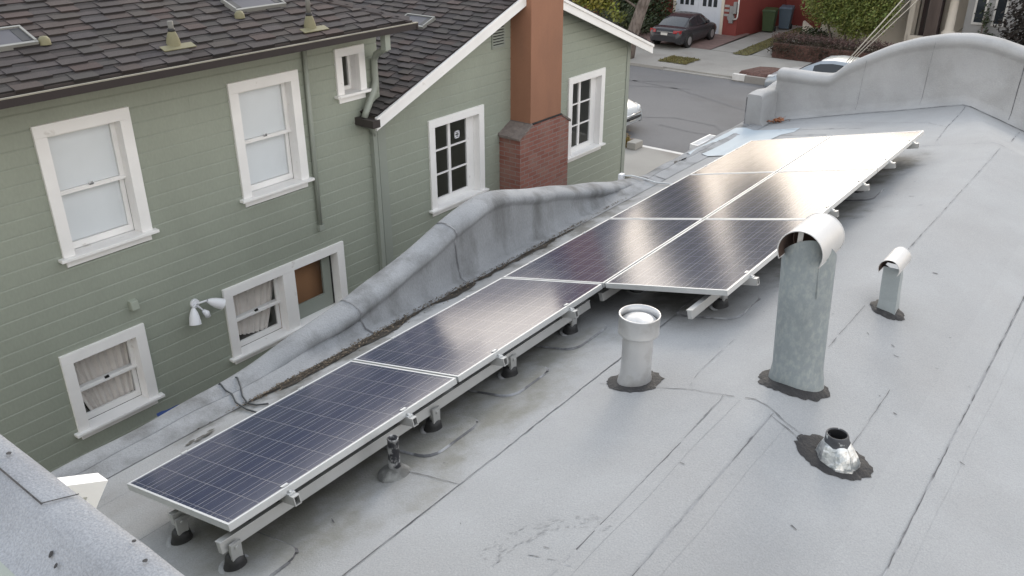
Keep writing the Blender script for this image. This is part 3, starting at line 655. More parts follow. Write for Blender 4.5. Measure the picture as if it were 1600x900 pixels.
# tall oval galvanised exhaust with a half-round hood open towards the camera
def hooded_pipe(x, y, lean, H, rx, ry, rot, rh, lh, zoff, label, mats, tar, rect=False, hood_rot=0.0):
    z = roof_z(x, y)
    t = thing('exhaust_pipe', (x, y, z), label, 'vent')
    tar(x, y).build('tar_collar', M['tar'], t)
    c, s_ = math.cos(rot), math.sin(rot)
    def P(a, bb, zz, k): return (x + lean[0] * k + a * c - bb * s_, y + lean[1] * k + a * s_ + bb * c, zz)
    prof = [(0, 1.16, -.06), (.05, 1.06, .04), (.10, 1.0, .09), (.5, 1.0, H * .5), (.695, 1.0, H * .695), (.70, 1.0, H * .70), (1, 1.004, H)]
    sg = 40; rows = []
    for q, sc_, zz in prof:
        row = []
        for k in range(sg):
            a = 2 * math.pi * k / sg; ca, sa = math.cos(a), math.sin(a)
            if rect:
                m_ = max(abs(ca), abs(sa)); ca, sa = ca / m_, sa / m_
            lift_ = 0.0
            if q == 1: lift_ = (.115 if not rect else 0) * max(0, -math.sin(a)) ** 1.5 - (.14 if not rect else .07) * max(0, math.sin(a) + .25)
            row.append(P(rx * sc_ * ca, ry * sc_ * sa, z + zz + lift_, q))
        rows.append(row)
    b = MB(); b.grid(rows, 0, not rect, closed=True); b.poly(rows[-1], 1)  # dark cap stands in for the shaded mouth of the pipe
    if not rect:
        a0, a1 = P(rx * .35, -ry * .99, z + .72 * H, .7), P(rx * .35, -ry * .99, z + H, 1)
        b.tube([a0, a1], .002, 5, 0)
    b.build('pipe_shaft', [mats[0], M['rust_dark']], t)
    # hood: sheet bent over, axis along local y (towards and away from the viewer)
    hc, hs = math.cos(hood_rot), math.sin(hood_rot); cx, cy = x + lean[0], y + lean[1]
    def Q(a, bb, zz): return (cx + a * hc - bb * hs, cy + a * hs + bb * hc, zz)
    for r_, nm, mt in ((rh, 'hood', mats[1]),):
        rows = []; zc = z + H + zoff
        for (bb, slant) in ((-lh * .5, 0), (-lh * .25, 0), (0, 0), (lh * .25, 0), (lh * .5, 0)):
            row = []
            for k in range(25):
                a = R(-28 + 236 * k / 24); row.append(Q(r_ * math.cos(a), bb, zc + r_ * math.sin(a)))
            rows.append(row)
        hb = MB(); hb.grid(rows, 0, True)
        hb.grid([[(cx + (p[0] - cx) * .985, cy + (p[1] - cy) * .985, zc + (p[2] - zc) * .975) for p in row] for row in rows], 1, True)
        for ri in (0, -1):                       # rolled rim
            hb.tube(rows[ri], .0035 if not rect else .0025, 6, 0)
        for sg_ in (0, 24):
            hb.tube([rows[0][sg_], rows[-1][sg_]], .003, 6, 0)
        yb_ = lh * .18; hb.poly([Q(r_ * .97 * math.cos(R(-28 + 236 * k / 24)), yb_, zc + r_ * .97 * math.sin(R(-28 + 236 * k / 24))) for k in range(25)], 1)  # plate added so the rusty hood reads dark inside
        hb.build(nm, [mt, M['rust_dark']], t)
        st_ = MB(); st_.box(-.5, .5, -.5, .5, -.5, .5); st_.v = [Q(px * .028 - r_ * .25, py * .0035 - lh * .30, zc + r_ * .55 + pz * r_ * .75) for px, py, pz in st_.v]
        if not rect: st_.build('hood_strap', mats[1], t)
    return t
# the axis across the view at the pipe
hooded_pipe(2.672, 2.71, (-.04, -.01), .80, .142, .105, R(22), .122, .33, .055, 'tall galvanised oval exhaust pipe under a large half-round hood',
            (M['galv'], M['galv_hood']), lambda x, y: tar_ring(x - .01, y - .02, .1, .20, .165, .014, R(15), jag=.05), False, R(0))
hooded_pipe(2.815, 4.03, (-.015, 0), .33, .056, .060, R(4), .066, .28, .015, 'small square vent pipe with half-round hood, behind the tall exhaust',
            (M['galv_plain'], M['galv_hood']), lambda x, y: tar_ring(x + .005, y - .02, .1, .115, .11, .014, R(10), jag=.07), True, R(0))

# lead pipe flashing in a pool of tar
x, y = 3.085, 2.235; z = roof_z(x, y)
t = thing('pipe_flashing', (x, y, z), 'crumpled lead cone flashing with dark open pipe, in a wide tar patch', 'pipe flashing')
tar_ring(x - .02, y + .0, .1, .20, .145, .010, R(20), jag=.06).build('tar_patch', M['tar'], t)
b = MB(); rows = []
for r_, dz in ((.112, -.03), (.108, .012), (.098, .04), (.086, .07), (.074, .095), (.066, .108), (.061, .125), (.058, .150), (.055, .156), (.049, .154), (.046, .09)):
    rows.append([(x + (r_ * (1 + (.05 * math.sin(4 * k * .26 + 40 * dz) + .05 * math.sin(k * 2.1)) * (dz < .11))) * math.cos(2 * math.pi * k / 24) - .02 * dz / .15, y + r_ * (1 + .04 * math.sin(1.7 * k) * (dz < .11)) * math.sin(2 * math.pi * k / 24), z + dz + .008 * math.sin(k * 1.3) * (.03 < dz < .11)) for k in range(24)])
b.grid(rows[:6], 0, False, closed=True); b.grid(rows[5:], 1, True, closed=True); b.build('lead_cone', [M['lead'], M['lead_top']], t)
b = MB(); b.lathe([(.0475, z + .150), (.043, z + .12), (.042, z + .02), (0, z + .02)], x - .02, y, 20); b.build('open_pipe', M['black'], t)

# dirty plumbing stack beside the beam
x, y = 1.075, .985; z = roof_z(x, y)
t = thing('plumbing_stack', (x, y, z), 'short blotched grey plumbing pipe beside the beam of the nearest panel', 'pipe')
b = MB(); b.lathe([(.10, z), (.085, z + .018), (.060, z + .035), (.044, z + .05), (.036, z + .06)], x, y, 24, sy=1.0); b.build('pipe_base', M['lead_dirty2'], t)
b = MB(); b.lathe([(.037, z + .03), (.034, z + .05), (.034, z + .10), (.031, z + .15), (.033, z + .155), (.031, z + .24), (.033, z + .243), (.030, z + .248), (.025, z + .246), (.025, z + .10), (0, z + .1)], x, y, 20); b.build('pipe_shaft', M['lead_dirty'], t)

# small black outlet on the parapet, loose cables, conduit
b = MB(); b.hexa([(-1.12, .22, -.56), (-1.05, .22, -.575), (-1.05, .33, -.575), (-1.12, .33, -.56), (-1.115, .225, -.50), (-1.05, .225, -.515), (-1.05, .325, -.515), (-1.115, .325, -.50)])
b.box(-1.10, -1.06, .215, .222, -.545, -.52); tag(b.build('roof_outlet', M['black'], bevel=.004), 'small black plastic outlet at the foot of the low parapet', 'outlet')
def drape(pts): return [(x, y, max(roof_z(max(x, -.85), y), zts(y) * 0 - 9) + .012 if x > -.86 else None) for x, y in pts]
for pts, lb in (([(-1.25, 1.36), (-1.15, 1.34), (-1.05, 1.315), (-.95, 1.30), (-.85, 1.26), (-.70, 1.24), (-.55, 1.23), (-.42, 1.24)], 'slack black cable crossing the low parapet towards the panels'),
                ([(-1.25, 1.50), (-1.1, 1.46), (-.98, 1.40), (-.88, 1.34), (-.78, 1.31), (-.68, 1.315), (-.6, 1.36)], 'black cable with a loose curled end beside the leaf litter')):
    b = MB(); b.tube([(x_, y_, para_z(x_, y_) + .012) for x_, y_ in pts], .0065, 6); tag(b.build('loose_cable', M['cable']), lb, 'cable', 'cables over the parapet')
b = MB(); b.tube([(-1.27, 7.40, -1.2), (-1.27, 7.40, -.52), (-1.24, 7.41, -.455), (-1.15, 7.44, -.44), (-1.0, 7.47, -.455), (-.80, 7.44, -.46), (-.60, 7.38, -.415), (-.30, 7.25, -.33), (.05, 7.1, -.24)], .009, 8)
c_ = thing('conduit_run', (-1.2, 7.2, -.4), 'pale grey conduit with a white box looping over the parapet to the panels', 'conduit'); b.build('conduit_pipe', M['conduit'], c_)
b = MB(); b.box(-1.30, -1.245, 7.36, 7.44, -.53, -.43); b.build('pull_box', M['white_plastic'], c_, bevel=.006)
b = MB()
for kk in range(5): blotch(b, -1.02 + rnd.uniform(-.03, .03), 8.53 + rnd.uniform(-.07, .07), .035, .06, 0, .016 + .002 * kk, 14, zf=para_z)
b.build('tar_daub', M['tar'], home)

# ------------------------------------------------------------------ green house next door
HX = -4.0
gh = thing('green_house', (-7.0, 4.0, -4.0), 'sage green lap-sided house with white trimmed windows and shingle roofs', 'house')
APY, APZ, GS = 8.877, 1.526, .3745          # gable apex and slope at the rake
def gable_top(y): return APZ - GS * abs(y - APY) - .03
# windows: (outer Y0, Y1, Z0, Z1, kind)
WINS = [(1.63, 2.56, -.40, .98, 'blind'), (3.69, 4.63, -.40, .995, 'blind'), (5.20, 5.67, .48, 1.13, 'small'),
        (6.76, 7.95, -1.46, -.06, 'grid'), (10.18, 11.31, -1.53, -.07, 'grid'), (1.36, 2.26, -2.25, -1.26, 'curtain'), (3.24, 5.06, -2.25, -1.26, 'double')]
CAS = .115
def openings(z0, z1):
    res = []
    for (a, c, d, e, kind) in WINS:
        if z1 > d + .05 and z0 < e - .05: res.append((a + .06, c - .06))
    return sorted(res)
cuts = sorted({round(v_, 4) for w_ in WINS for v_ in (w_[2] + .05, w_[3] - .05)})
sd = MB(); EXP = .153; CH = .136
def boards(y0f, y1f, zlo, zhi):
    z = -4.0 + .065
    while z < zhi:
        za, zb = z, min(z + EXP, zhi)
        jts = [(q_, q_ + .0014) for q_ in (rnd.uniform(-14, 16),)]
        zz = [za] + sorted([c_ for c_ in cuts if za + .002 < c_ < zb - .002] + ([za + CH] if za + CH < zb - .002 else [])) + [zb]
        for a, c_ in zip(zz[:-1], zz[1:]):
            if a < zlo: continue
            xa = HX + .017 - (.011 * (a - z - CH) / (EXP - CH) if a - z > CH else 0); xc = HX + .017 - (.011 * (c_ - z - CH) / (EXP - CH) if c_ - z > CH else 0)
            spans = [(y0f(a), y1f(a), y0f(c_), y1f(c_))]
            for (o0, o1) in openings(a, c_) + jts:
                ns = []
                for (p, q_, r_, s_) in spans:
                    if o1 <= min(p, r_) or o0 >= max(q_, s_): ns.append((p, q_, r_, s_)); continue
                    if o0 > p: ns.append((p, o0, r_, o0))
                    if o1 < q_: ns.append((o1, q_, o1, s_))
                spans = ns
            for (p, q_, r_, s_) in spans:
                if q_ - p < .003 and s_ - r_ < .003: continue
                sd.quad((xa, p, a), (xa, q_, a), (xc, s_, c_), (xc, r_, c_))
                if a == z: sd.quad((HX + .004, p, a), (HX + .004, q_, a), (xa, q_, a), (xa, p, a))
        z += EXP
boards(lambda z: -7.0, lambda z: 5.90, -4, 1.33)
def gl(z): return max(5.90, APY - (APZ - .04 - z) / GS) if z < APZ - .04 else APY
def gr(z): return min(12.15, APY + (APZ - .04 - z) / GS) if z < APZ - .04 else APY
boards(gl, gr, -4, APZ - .05)
# corner board and end returns, plain closing walls behind
sd.box(HX - .02, HX + .03, 12.06, 12.17, -4, .30, 1); sd.box(HX - .02, HX + .034, 5.80, 5.94, -4, .36, 1)
sd.box(-12, -11.9, -7, 5.8, -4, 1.3, 0); sd.box(-12, -4.0, -7.1, -7.0, -4, 1.3, 0)
sd.quad((-12, 5.90, -4), (-12, 5.90, 1.35), (HX, 5.90, 1.35), (HX, 5.90, -4), 0)
sd.quad((-13, 12.15, -4), (-13, 12.15, .28), (HX, 12.15, .28), (HX, 12.15, -4), 0)
sd.box(-13.1, -13, 5.9, 12.15, -4, .28, 0)
wall = sd.build('wall', [M['siding'], M['siding_trim']], gh)

def window(y0, y1, z0, z1, kind):
    xf = HX + .045
    b = MB(); c = CAS if kind != 'small' else .10
    sill = z0 + .105
    b.box(HX - .02, xf, y0, y0 + c, sill, z1 - c); b.box(HX - .02, xf, y1 - c, y1, sill, z1 - c); b.box(HX - .02, xf, y0, y1, z1 - c, z1)
    b.box(HX - .02, xf - .012, y0 + .02, y1 - .02, z0, sill - .032)          # apron
    xg = HX - (.075 if kind != 'small' else .13)
    ops = [(y0 + c, y1 - c)]
    if kind == 'double':
        b.box(HX - .02, xf - .002, 4.07, 4.25, sill, z1 - c); ops = [(y0 + c, 4.07), (4.25, y1 - c)]
    for (a, d) in ops:                                                        # jamb linings
        b.box(xg - .03, HX - .02, a - .02, a, sill - .02, z1 - c); b.box(xg - .03, HX - .02, d, d + .02, sill - .02, z1 - c); b.box(xg - .03, HX - .02, a - .02, d + .02, z1 - c, z1 - c + .02)
        b.box(xg - .03, HX - .02, a - .02, d + .02, sill - .03, sill - .002)
    wn = b.build('window', M['white_paint'], gh, bevel=.003)
    b = MB(); b.box(HX - .02, xf + .045, y0 - .045, y1 + .045, sill - .032, sill); b.build('sill', M['white_paint'], wn, bevel=.004)
    for oi, (a, d) in enumerate(ops):
        zb, ztp = sill, z1 - c; zm = zb + (ztp - zb) * .5
        if kind in ('blind', 'curtain') or (kind == 'double' and oi == 0):
            s = MB(); st_ = .045
            # lower sash inside, upper sash a step forward
            for (zz0, zz1, xx, bot) in ((zb, zm + .02, xg - .035, .07), (zm - .02, ztp, xg, .04)):
                s.box(xx - .03, xx, a, a + st_, zz0, zz1); s.box(xx - .03, xx, d - st_, d, zz0, zz1)
                s.box(xx - .03, xx, a + st_, d - st_, zz0, zz0 + bot); s.box(xx - .03, xx, a + st_, d - st_, zz1 - .04, zz1)
            s.box(xg - .03, xg + .012, a, d, zm - .016, zm + .012)
            s.build('sash', M['white_paint'], wn)
            p = MB(); p.quad((xg - .014, a + st_, zm + .02), (xg - .014, d - st_, zm + .02), (xg - .014, d - st_, ztp - .04), (xg - .014, a + st_, ztp - .04)); p.quad((xg - .049, a + st_, zb + .07), (xg - .049, d - st_, zb + .07), (xg - .049, d - st_, zm - .02), (xg - .049, a + st_, zm - .02)); p.build('pane', M['glass'], wn)
            lk = MB(); my = (a + d) / 2; lk.box(xg - .01, xg + .014, my - .022, my + .022, zm + .012, zm + .028); lk.tube([(xg + .004, my - .02, zm + .028), (xg + .004, my + .02, zm + .036)], .006, 6); lk.build('sash_lock', M['black'] if kind != 'blind' else M['chrome'], wn)
            if kind == 'blind':
                bl = MB(); z = zb - .02
                while z < ztp:
                    for xo in ((xg - .030 if z > zm else xg - .064),):
                        bl.quad((xo, a - .01, z), (xo, d + .01, z), (xo - .008, d + .01, z + .0245), (xo - .008, a - .01, z + .0245))
                    z += .0245
                bl.build('blind', M['blind'], wn)
            else:
                cu = MB(); rows = []; nn = 80
                for zz in range(17):
                    q = zz / 16; row = []
                    for k_ in range(nn + 1):
                        f_ = k_ / nn; bow = (1 - q) ** 1.5
                        # gathered curtain swept to one side at its foot
                        yq = a - .02 + (d - a + .04) * (f_ * (1 - .30 * bow) + (.24 * bow if kind == 'curtain' else .06 * bow))
                        fold = .014 * math.sin(2 * math.pi * f_ * 9 + 1.2 * math.sin(5 * f_)) + .006 * math.sin(2 * math.pi * f_ * 23)
                        foot = (zb - .02 + .10 * f_ ** 2) if kind == 'curtain' else zb + .06 + .12 * (1 - f_) ** 2
                        row.append((xg - .085 + fold, yq, foot + (ztp - (.045 if kind == 'curtain' else -.01) - foot) * q))
                    rows.append(row)
                cu.grid(rows, 0, True); cu.build('curtain', M['curtain'], wn)
        elif kind == 'grid':
            s = MB(); st_ = .055; dj = d - .13
            s.box(xg - .03, xg, a, a + st_ - .01, zb, ztp); s.box(xg - .03, xg, dj - .03, d, zb, ztp); s.box(xg - .03, xg, a + st_ - .01, dj - .03, zb, zb + .085); s.box(xg - .03, xg, a + st_ - .01, dj - .03, ztp - .03, ztp)
            ym = (a + dj) / 2; s.box(xg - .026, xg + .004, ym - .026, ym + .026, zb + .08, ztp - .02)
            for q in (1, 2):
                zz = zb + .085 + (ztp - .03 - zb - .085) * q / 3; s.box(xg - .024, xg - .002, a + .03, dj - .02, zz - .011, zz + .011)
            s.build('sash', M['white_paint'], wn)
            p = MB(); p.quad((xg - .014, a + .03, zb + .07), (xg - .014, dj - .02, zb + .07), (xg - .014, dj - .02, ztp - .02), (xg - .014, a + .03, ztp - .02)); p.build('pane', M['glass'], wn)
            if y0 < 8:
                sk = MB(); cy_, cz_ = ym + .19, ztp - .25; xs_ = xg - .012
                def bar(p0, p1, w_):
                    p0, p1 = Vector((0, *p0)), Vector((0, *p1)); dd = (p1 - p0).normalized(); nn_ = Vector((0, -dd.z, dd.y)) * w_
                    sk.prism([(xs_, *(p0 + nn_).yz), (xs_, *(p1 + nn_).yz), (xs_, *(p1 - nn_).yz), (xs_, *(p0 - nn_).yz)], (.002, 0, 0))
                r_ = .045
                for p0, p1 in (((-r_, -r_), (r_, -r_)), ((r_, -r_), (r_, r_)), ((r_, r_), (-r_, r_)), ((-r_, r_), (-r_, -r_)), ((-r_, r_), (-.012, .012)), ((r_, r_), (.012, .012)), ((-r_, -r_), (-.012, -.012)), ((r_, -r_), (.012, -.012))):
                    bar((cy_ + p0[0], cz_ + p0[1]), (cy_ + p1[0], cz_ + p1[1]), .009)
                sk.build('window_sticker', M['white_plastic'], wn)
        elif kind == 'small':
            s = MB(); s.box(xg - .03, xg, a, a + .03, zb, ztp); s.box(xg - .03, xg, d - .03, d, zb, ztp); s.box(xg - .03, xg, a + .03, d - .03, zb, zb + .045); s.box(xg - .03, xg, a + .03, d - .03, ztp - .02, ztp)
            s.build('sash', M['white_paint'], wn); p = MB(); p.quad((xg - .014, a + .02, zb + .03), (xg - .014, d - .02, zb + .03), (xg - .014, d - .02, ztp - .01), (xg - .014, a + .02, ztp - .01)); p.build('pane', M['glass'], wn)
        else:                                                                 # right light of the double window
            s = MB(); s.box(xg - .05, xg - .02, a, a + .02, zb, ztp); s.box(xg - .05, xg - .02, d - .16, d - .03, zb, ztp); s.box(xg - .05, xg - .02, a + .02, d - .16, zb, zb + .20); s.box(xg - .05, xg - .02, a + .02, d - .16, ztp - .05, ztp)
            s.box(xg - .052, xg - .022, d - .03, d, zb, ztp, 1); s.build('sash', [M['siding_trim'], M['black']], wn)
            p = MB(); p.quad((xg - .036, a, zb + .15), (xg - .036, d - .1, zb + .15), (xg - .036, d - .1, ztp - .02), (xg - .036, a, ztp - .02)); p.build('pane', M['glass'], wn)
            r_ = MB(); r_.box(xg - .16, xg - .14, a - .1, d + .1, zb - .1, ztp + .1); r_.build('inner_door', M['brown_room'], wn)
    return wn
for w_ in WINS: window(*w_)

# shingle roofs
def shingles(name, org, ua, va, nrm, u0f, u1f, vmax, parent, exp=.130, wlo=.17, whi=.27, base=True):
    org, ua, va, nrm = Vector(org), Vector(ua).normalized(), Vector(va).normalized(), Vector(nrm).normalized()
    b = MB(); b.t = []
    def P(u, v, h): return org + ua * u + va * v + nrm * h
    nc = int(vmax / exp) + 1
    cols = [(1, 1, 1), (1.18, 1.08, 1.02), (.86, .88, .93), (1.18, 1.0, .94), (.95, 1.0, .98), (1.05, 1.04, 1.06), (.84, .82, .82), (1.08, 1.07, 1.0)]
    for k in range(nc):
        v = k * exp; v1 = min(v + exp + .05, vmax); vm = min(v + exp * .5, vmax)
        a, c = u0f(vm), u1f(vm)
        if c - a < .05: continue
        u = a - rnd.uniform(0, .2); hi = rnd.random() < .5
        while u < c:
            w_ = rnd.uniform(wlo, whi); ua_, ub_ = max(u, a), min(u + w_, c); u += w_; hi = not hi
            if ub_ - ua_ < .01: continue
            h0 = .026 if hi else .013; vv_ = v - (.010 if hi else -.020); dj = rnd.uniform(-.003, .003)
            cc = rnd.choice(cols); f_ = rnd.uniform(.90, 1.10); cc = tuple(x * f_ for x in cc)
            vb = min(v + exp - .036, vmax); hb = h0 + (.002 - h0) * (vb - vv_) / max(.01, v1 - vv_)
            dk = tuple(x * .5 for x in cc)  # dark granule band and tab edges, painted in where cast shadows are weak
            b.add([P(ua_, vv_ + dj, h0), P(ub_, vv_ + dj, h0), P(ub_, vb, hb), P(ua_, vb, hb), P(ub_, v1, .002), P(ua_, v1, .002), P(ua_, vv_ + dj, -.004), P(ub_, vv_ + dj, -.004)], [[0, 1, 2, 3], [3, 2, 4, 5], [6, 7, 1, 0], [0, 3, 5, 6], [1, 7, 4, 2]]); b.t += [cc, dk, dk, dk, dk]
    b.quad(P(u0f(0), 0, -.006), P(u1f(0), 0, -.006), P(u1f(vmax), vmax, -.006), P(u0f(vmax), vmax, -.006)); b.t.append((.8, .8, .8))
    return b.build(name, M['shingle'], parent)
EX, EZ, HS = -3.42, 1.415, .36           # eave of the hip roof
EYF = 5.97
sl = math.hypot(1, HS); vlen = 4.4 * sl
hip = shingles('hip_roof', (EX, 0, EZ), (0, 1, 0), (-1, 0, HS), (HS, 0, 1), lambda v: -7.3, lambda v: EYF - v / sl, vlen, gh)
ends = shingles('hip_end', (EX, EYF, EZ), (-1, 0, 0), (0, -1, HS), (0, HS, 1), lambda v: v / sl, lambda v: 8.0 - v / sl, 3.9 * sl, gh, .142)
bk = MB(); bk.t = [(.8, .8, .8)]; bk.quad((EX - 4.4, -7.3, EZ + 4.4 * HS - .01), (EX - 4.4, 1.6, EZ + 4.4 * HS - .01), (EX - 8.8, 6, EZ), (EX - 8.8, -7.3, EZ)); bk.build('rear_slope', M['shingle'], gh)
# hip caps
hc = MB(); hc.t = []
n_ = 18
for k in range(n_):
    d0 = .02 + k * .23; d1 = d0 + .30
    def H(d, off, h): # off: across the hip
        return Vector((EX - d + off * .7, EYF - d + off * -.7, EZ + HS * d + h)) if False else None
    p = [Vector((EX - d0, EYF - d0, EZ + HS * d0)), Vector((EX - d1, EYF - d1, EZ + HS * d1))]
    sidea = Vector((.07, -.07, 0)); dn = Vector((0, 0, -.035))
    f_ = rnd.uniform(.8, 1.3); cc = rnd.choice([(1.1, 1.05, 1.0), (.9, .9, .92), (1.2, 1.1, 1.05)]); cc = tuple(x * f_ for x in cc)
    t0, t1 = Vector((0, 0, .042)), Vector((0, 0, .022))
    v_ = [p[0] + t0, p[1] + t1, p[0] + sidea + t0 + dn, p[1] + sidea + t1 + dn, p[0] - sidea + t0 + dn, p[1] - sidea + t1 + dn, p[0] + Vector((0, 0, .01)), p[0] + sidea + Vector((0, 0, -.02)), p[0] - sidea + Vector((0, 0, -.02))]
    hc.add(v_, [[0, 2, 3, 1], [0, 1, 5, 4], [6, 7, 2, 0], [8, 6, 0, 4], [2, 7, 3], [4, 5, 8]]); hc.t += [cc] * 6
hc.build('hip_cap', M['shingle'], gh)
# gable roof
RX = -3.70; gsl = math.hypot(1, GS)
GY0, GY1 = 5.56, 12.47
def gz(y): return APZ - GS * abs(y - APY)
gv = (APY - GY0) * gsl
shingles('gable_roof', (RX, GY0, gz(GY0) + .02), (-1, 0, 0), (0, 1, GS), (0, -GS, 1), lambda v: 0, lambda v: 9.0, gv, gh)
gv2 = (GY1 - APY) * gsl
shingles('gable_roof', (-12.7, GY1, gz(GY1) + .02), (1, 0, 0), (0, -1, GS), (0, GS, 1), lambda v: 0, lambda v: 9.0, gv2, gh)
# rake boards with a thin crown strip, and the dark roof edge
rk = MB()
for (ya, yb) in ((GY0 - .02, APY), (APY, GY1 + .02)):
    za, zb = gz(ya), gz(yb)
    rk.prism([(RX - .02, ya, za - .155), (RX - .02, yb, zb - .155), (RX - .02, yb, zb - .015), (RX - .02, ya, za - .015)], (.025, 0, 0))
    rk.prism([(RX - .02, ya, za - .035), (RX - .02, yb, zb - .035), (RX - .02, yb, zb + .008), (RX - .02, ya, za + .008)], (.045, 0, 0))
rk.build('rake_board', M['white_paint'], gh)
so = MB()
for (ya, yb) in ((GY0, APY), (APY, GY1)):
    so.prism([(RX - .03, ya, gz(ya) - .03), (RX - .03, yb, gz(yb) - .03), (RX - .03, yb, gz(yb) - .012), (RX - .03, ya, gz(ya) - .012)], (-9, 0, 0))
so.box(-4.02, -3.44, -7.2, 5.93, 1.325, 1.345); so.box(-11.9, -4.0, 5.9, 6.45 - .5, 1.325, 1.345)
so.build('soffit', M['soffit'], gh)
# gutters
gt = MB()
gt.prism([(-3.43, -7.2, 1.42), (-3.43, -7.2, 1.325), (-3.34, -7.2, 1.325), (-3.325, -7.2, 1.40), (-3.335, -7.2, 1.40), (-3.35, -7.2, 1.34), (-3.42, -7.2, 1.34), (-3.42, -7.2, 1.42)], (0, 13.17, 0))
gt.box(-3.34, -3.322, -7.2, 5.97, 1.397, 1.409, 1); gt.box(-3.43, -3.325, 5.96, 5.975, 1.325, 1.405)
gt.build('gutter', [M['gutter'], M['gutter_lip']], gh)
gt = MB(); gt.box(-4.05, -3.66, 5.45, 5.57, .17, .265); gt.build('gutter', M['gutter'], gh)
# downspouts and conduit
dsp = MB(); dsp.box(-3.47, -3.39, 5.48, 5.56, 1.14, 1.33); dsp.tube([(-3.43, 5.53, 1.16), (-3.60, 5.63, 1.10), (-3.85, 5.76, 1.0), (-3.93, 5.79, .92), (-3.93, 5.79, .66), (-3.91, 5.74, .56), (-3.88, 5.56, .34), (-3.88, 5.52, .26)], .043, 8); dsp.build('downspout', M['siding_trim'], gh)
dsp = MB(); dsp.box(-3.98, -3.92, 5.68, 5.75, -4.0, .22); dsp.tube([(-3.90, 5.52, .19), (-3.94, 5.68, .10), (-3.95, 5.715, -.02)], .035, 8); dsp.build('downspout', M['siding_trim'], gh)
dsp = MB(); dsp.tube([(-3.95, 4.745, 1.32), (-3.95, 4.73, .2), (-3.95, 4.715, -.93)], .028, 10); dsp.box(-3.99, -3.92, 4.68, 4.76, -.99, -.92); dsp.build('wall_pipe', M['siding_trim'], gh)
# gable louver
lv = MB(); lv.box(-3.999, -3.9785, 8.19, 8.45, .71, 1.12, 1); lv.box(-4.0, -3.965, 8.17, 8.19, .69, 1.12); lv.box(-4.0, -3.965, 8.45, 8.47, .69, 1.12); lv.box(-4.0, -3.965, 8.19, 8.45, .69, .71)
for k in range(10): lv.hexa([(-3.978, 8.19, .722 + .04 * k), (-3.960, 8.19, .716 + .04 * k), (-3.960, 8.45, .716 + .04 * k), (-3.978, 8.45, .722 + .04 * k), (-3.978, 8.19, .738 + .04 * k), (-3.964, 8.19, .732 + .04 * k), (-3.964, 8.45, .732 + .04 * k), (-3.978, 8.45, .738 + .04 * k)])
lv.build('gable_louver', [M['siding_trim'], M['dark_room']], gh)
# chimney
ch = MB(); ch.box(-4.2, -3.60, 8.62, 9.43, -.44, 2.35); ch.box(-4.24, -3.56, 8.58, 9.47, 2.352, 2.45); chim = ch.build('chimney', M['stucco'], gh, bevel=.008)
bs = MB(); bs.prism([(-4.05, 8.34, -4), (-4.05, 9.64, -4), (-4.05, 9.64, -.60), (-4.05, 9.44, -.47), (-4.05, 8.61, -.47), (-4.05, 8.34, -.62)], (.465, 0, 0)); bs.build('brick_base', M['brick'], chim)
cp = MB(); cp.hexa([(-4.0, 8.30, -.622), (-3.57, 8.30, -.632), (-3.57, 8.63, -.468), (-4.0, 8.63, -.468), (-4.0, 8.30, -.585), (-3.57, 8.30, -.60), (-3.57, 8.63, -.43), (-4.0, 8.63, -.43)])
cp.build('mortar_cap', M['mortar_cap'], chim); cp = MB()
cp.hexa([(-4.0, 9.43, -.468), (-3.57, 9.43, -.468), (-3.57, 9.68, -.62), (-4.0, 9.68, -.62), (-4.0, 9.43, -.43), (-3.57, 9.43, -.44), (-3.57, 9.68, -.58), (-4.0, 9.68, -.58)]); cp.build('mortar_cap', M['mortar_cap'], chim)
tr = MB(); tr.box(-4.0, -3.592, 8.61, 9.44, -.46, -.437); tr.build('tar_joint', M['tar'], chim)

# things on the hip roof
hr = Vector((HS, 0, 1)).normalized(); hv = Vector((-1, 0, HS)).normalized()
def hipP(y, v, h): return Vector((EX, y, EZ)) + hv * v + hr * h
def roof_light(P, y0, y1, v0, v1, name='skylight'):
    b = MB(); rim = .022
    def bx(ya, yb, va_, vb_, h0, h1, mi=0): b.hexa([P(ya, va_, h0), P(yb, va_, h0), P(yb, vb_, h0), P(ya, vb_, h0), P(ya, va_, h1), P(yb, va_, h1), P(yb, vb_, h1), P(ya, vb_, h1)], mi)
    bx(y0, y1, v0, v0 + rim * 1.3, .0, .052); bx(y0, y1, v1 - rim, v1, .0, .06); bx(y0, y0 + rim, v0 + rim * 1.3, v1 - rim, 0, .058); bx(y1 - rim, y1, v0 + rim * 1.3, v1 - rim, 0, .058)
    o = b.build(name, M['sky_frame'], gh)
    b = MB(); bx(y0 + rim, y1 - rim, v0 + rim * 1.3, v1 - rim, .03, .045); b.build('pane', M['sky_glass'], o)
    b = MB(); bx(y1 - rim - .09, y1 - rim - .005, v0 + .05, v1 - .04, .0452, .048); bx(y0 + rim + .005, y0 + rim + .08, v0 + .05, v1 - .04, .0452, .048); b.build('shade_strip', M['black'], o)
    return o
roof_light(hipP, 1.20, 1.89, .64, .95); roof_light(hipP, 4.00, 4.66, .70, .97)
gr_ = Vector((0, -GS, 1)).normalized(); gvv = Vector((0, 1, GS)).normalized()
def gabP(x, v, h): return Vector((x, GY0, gz(GY0) + .02)) + gvv * v + gr_ * h
roof_light(gabP, -5.14, -4.60, 1.98, 2.27)
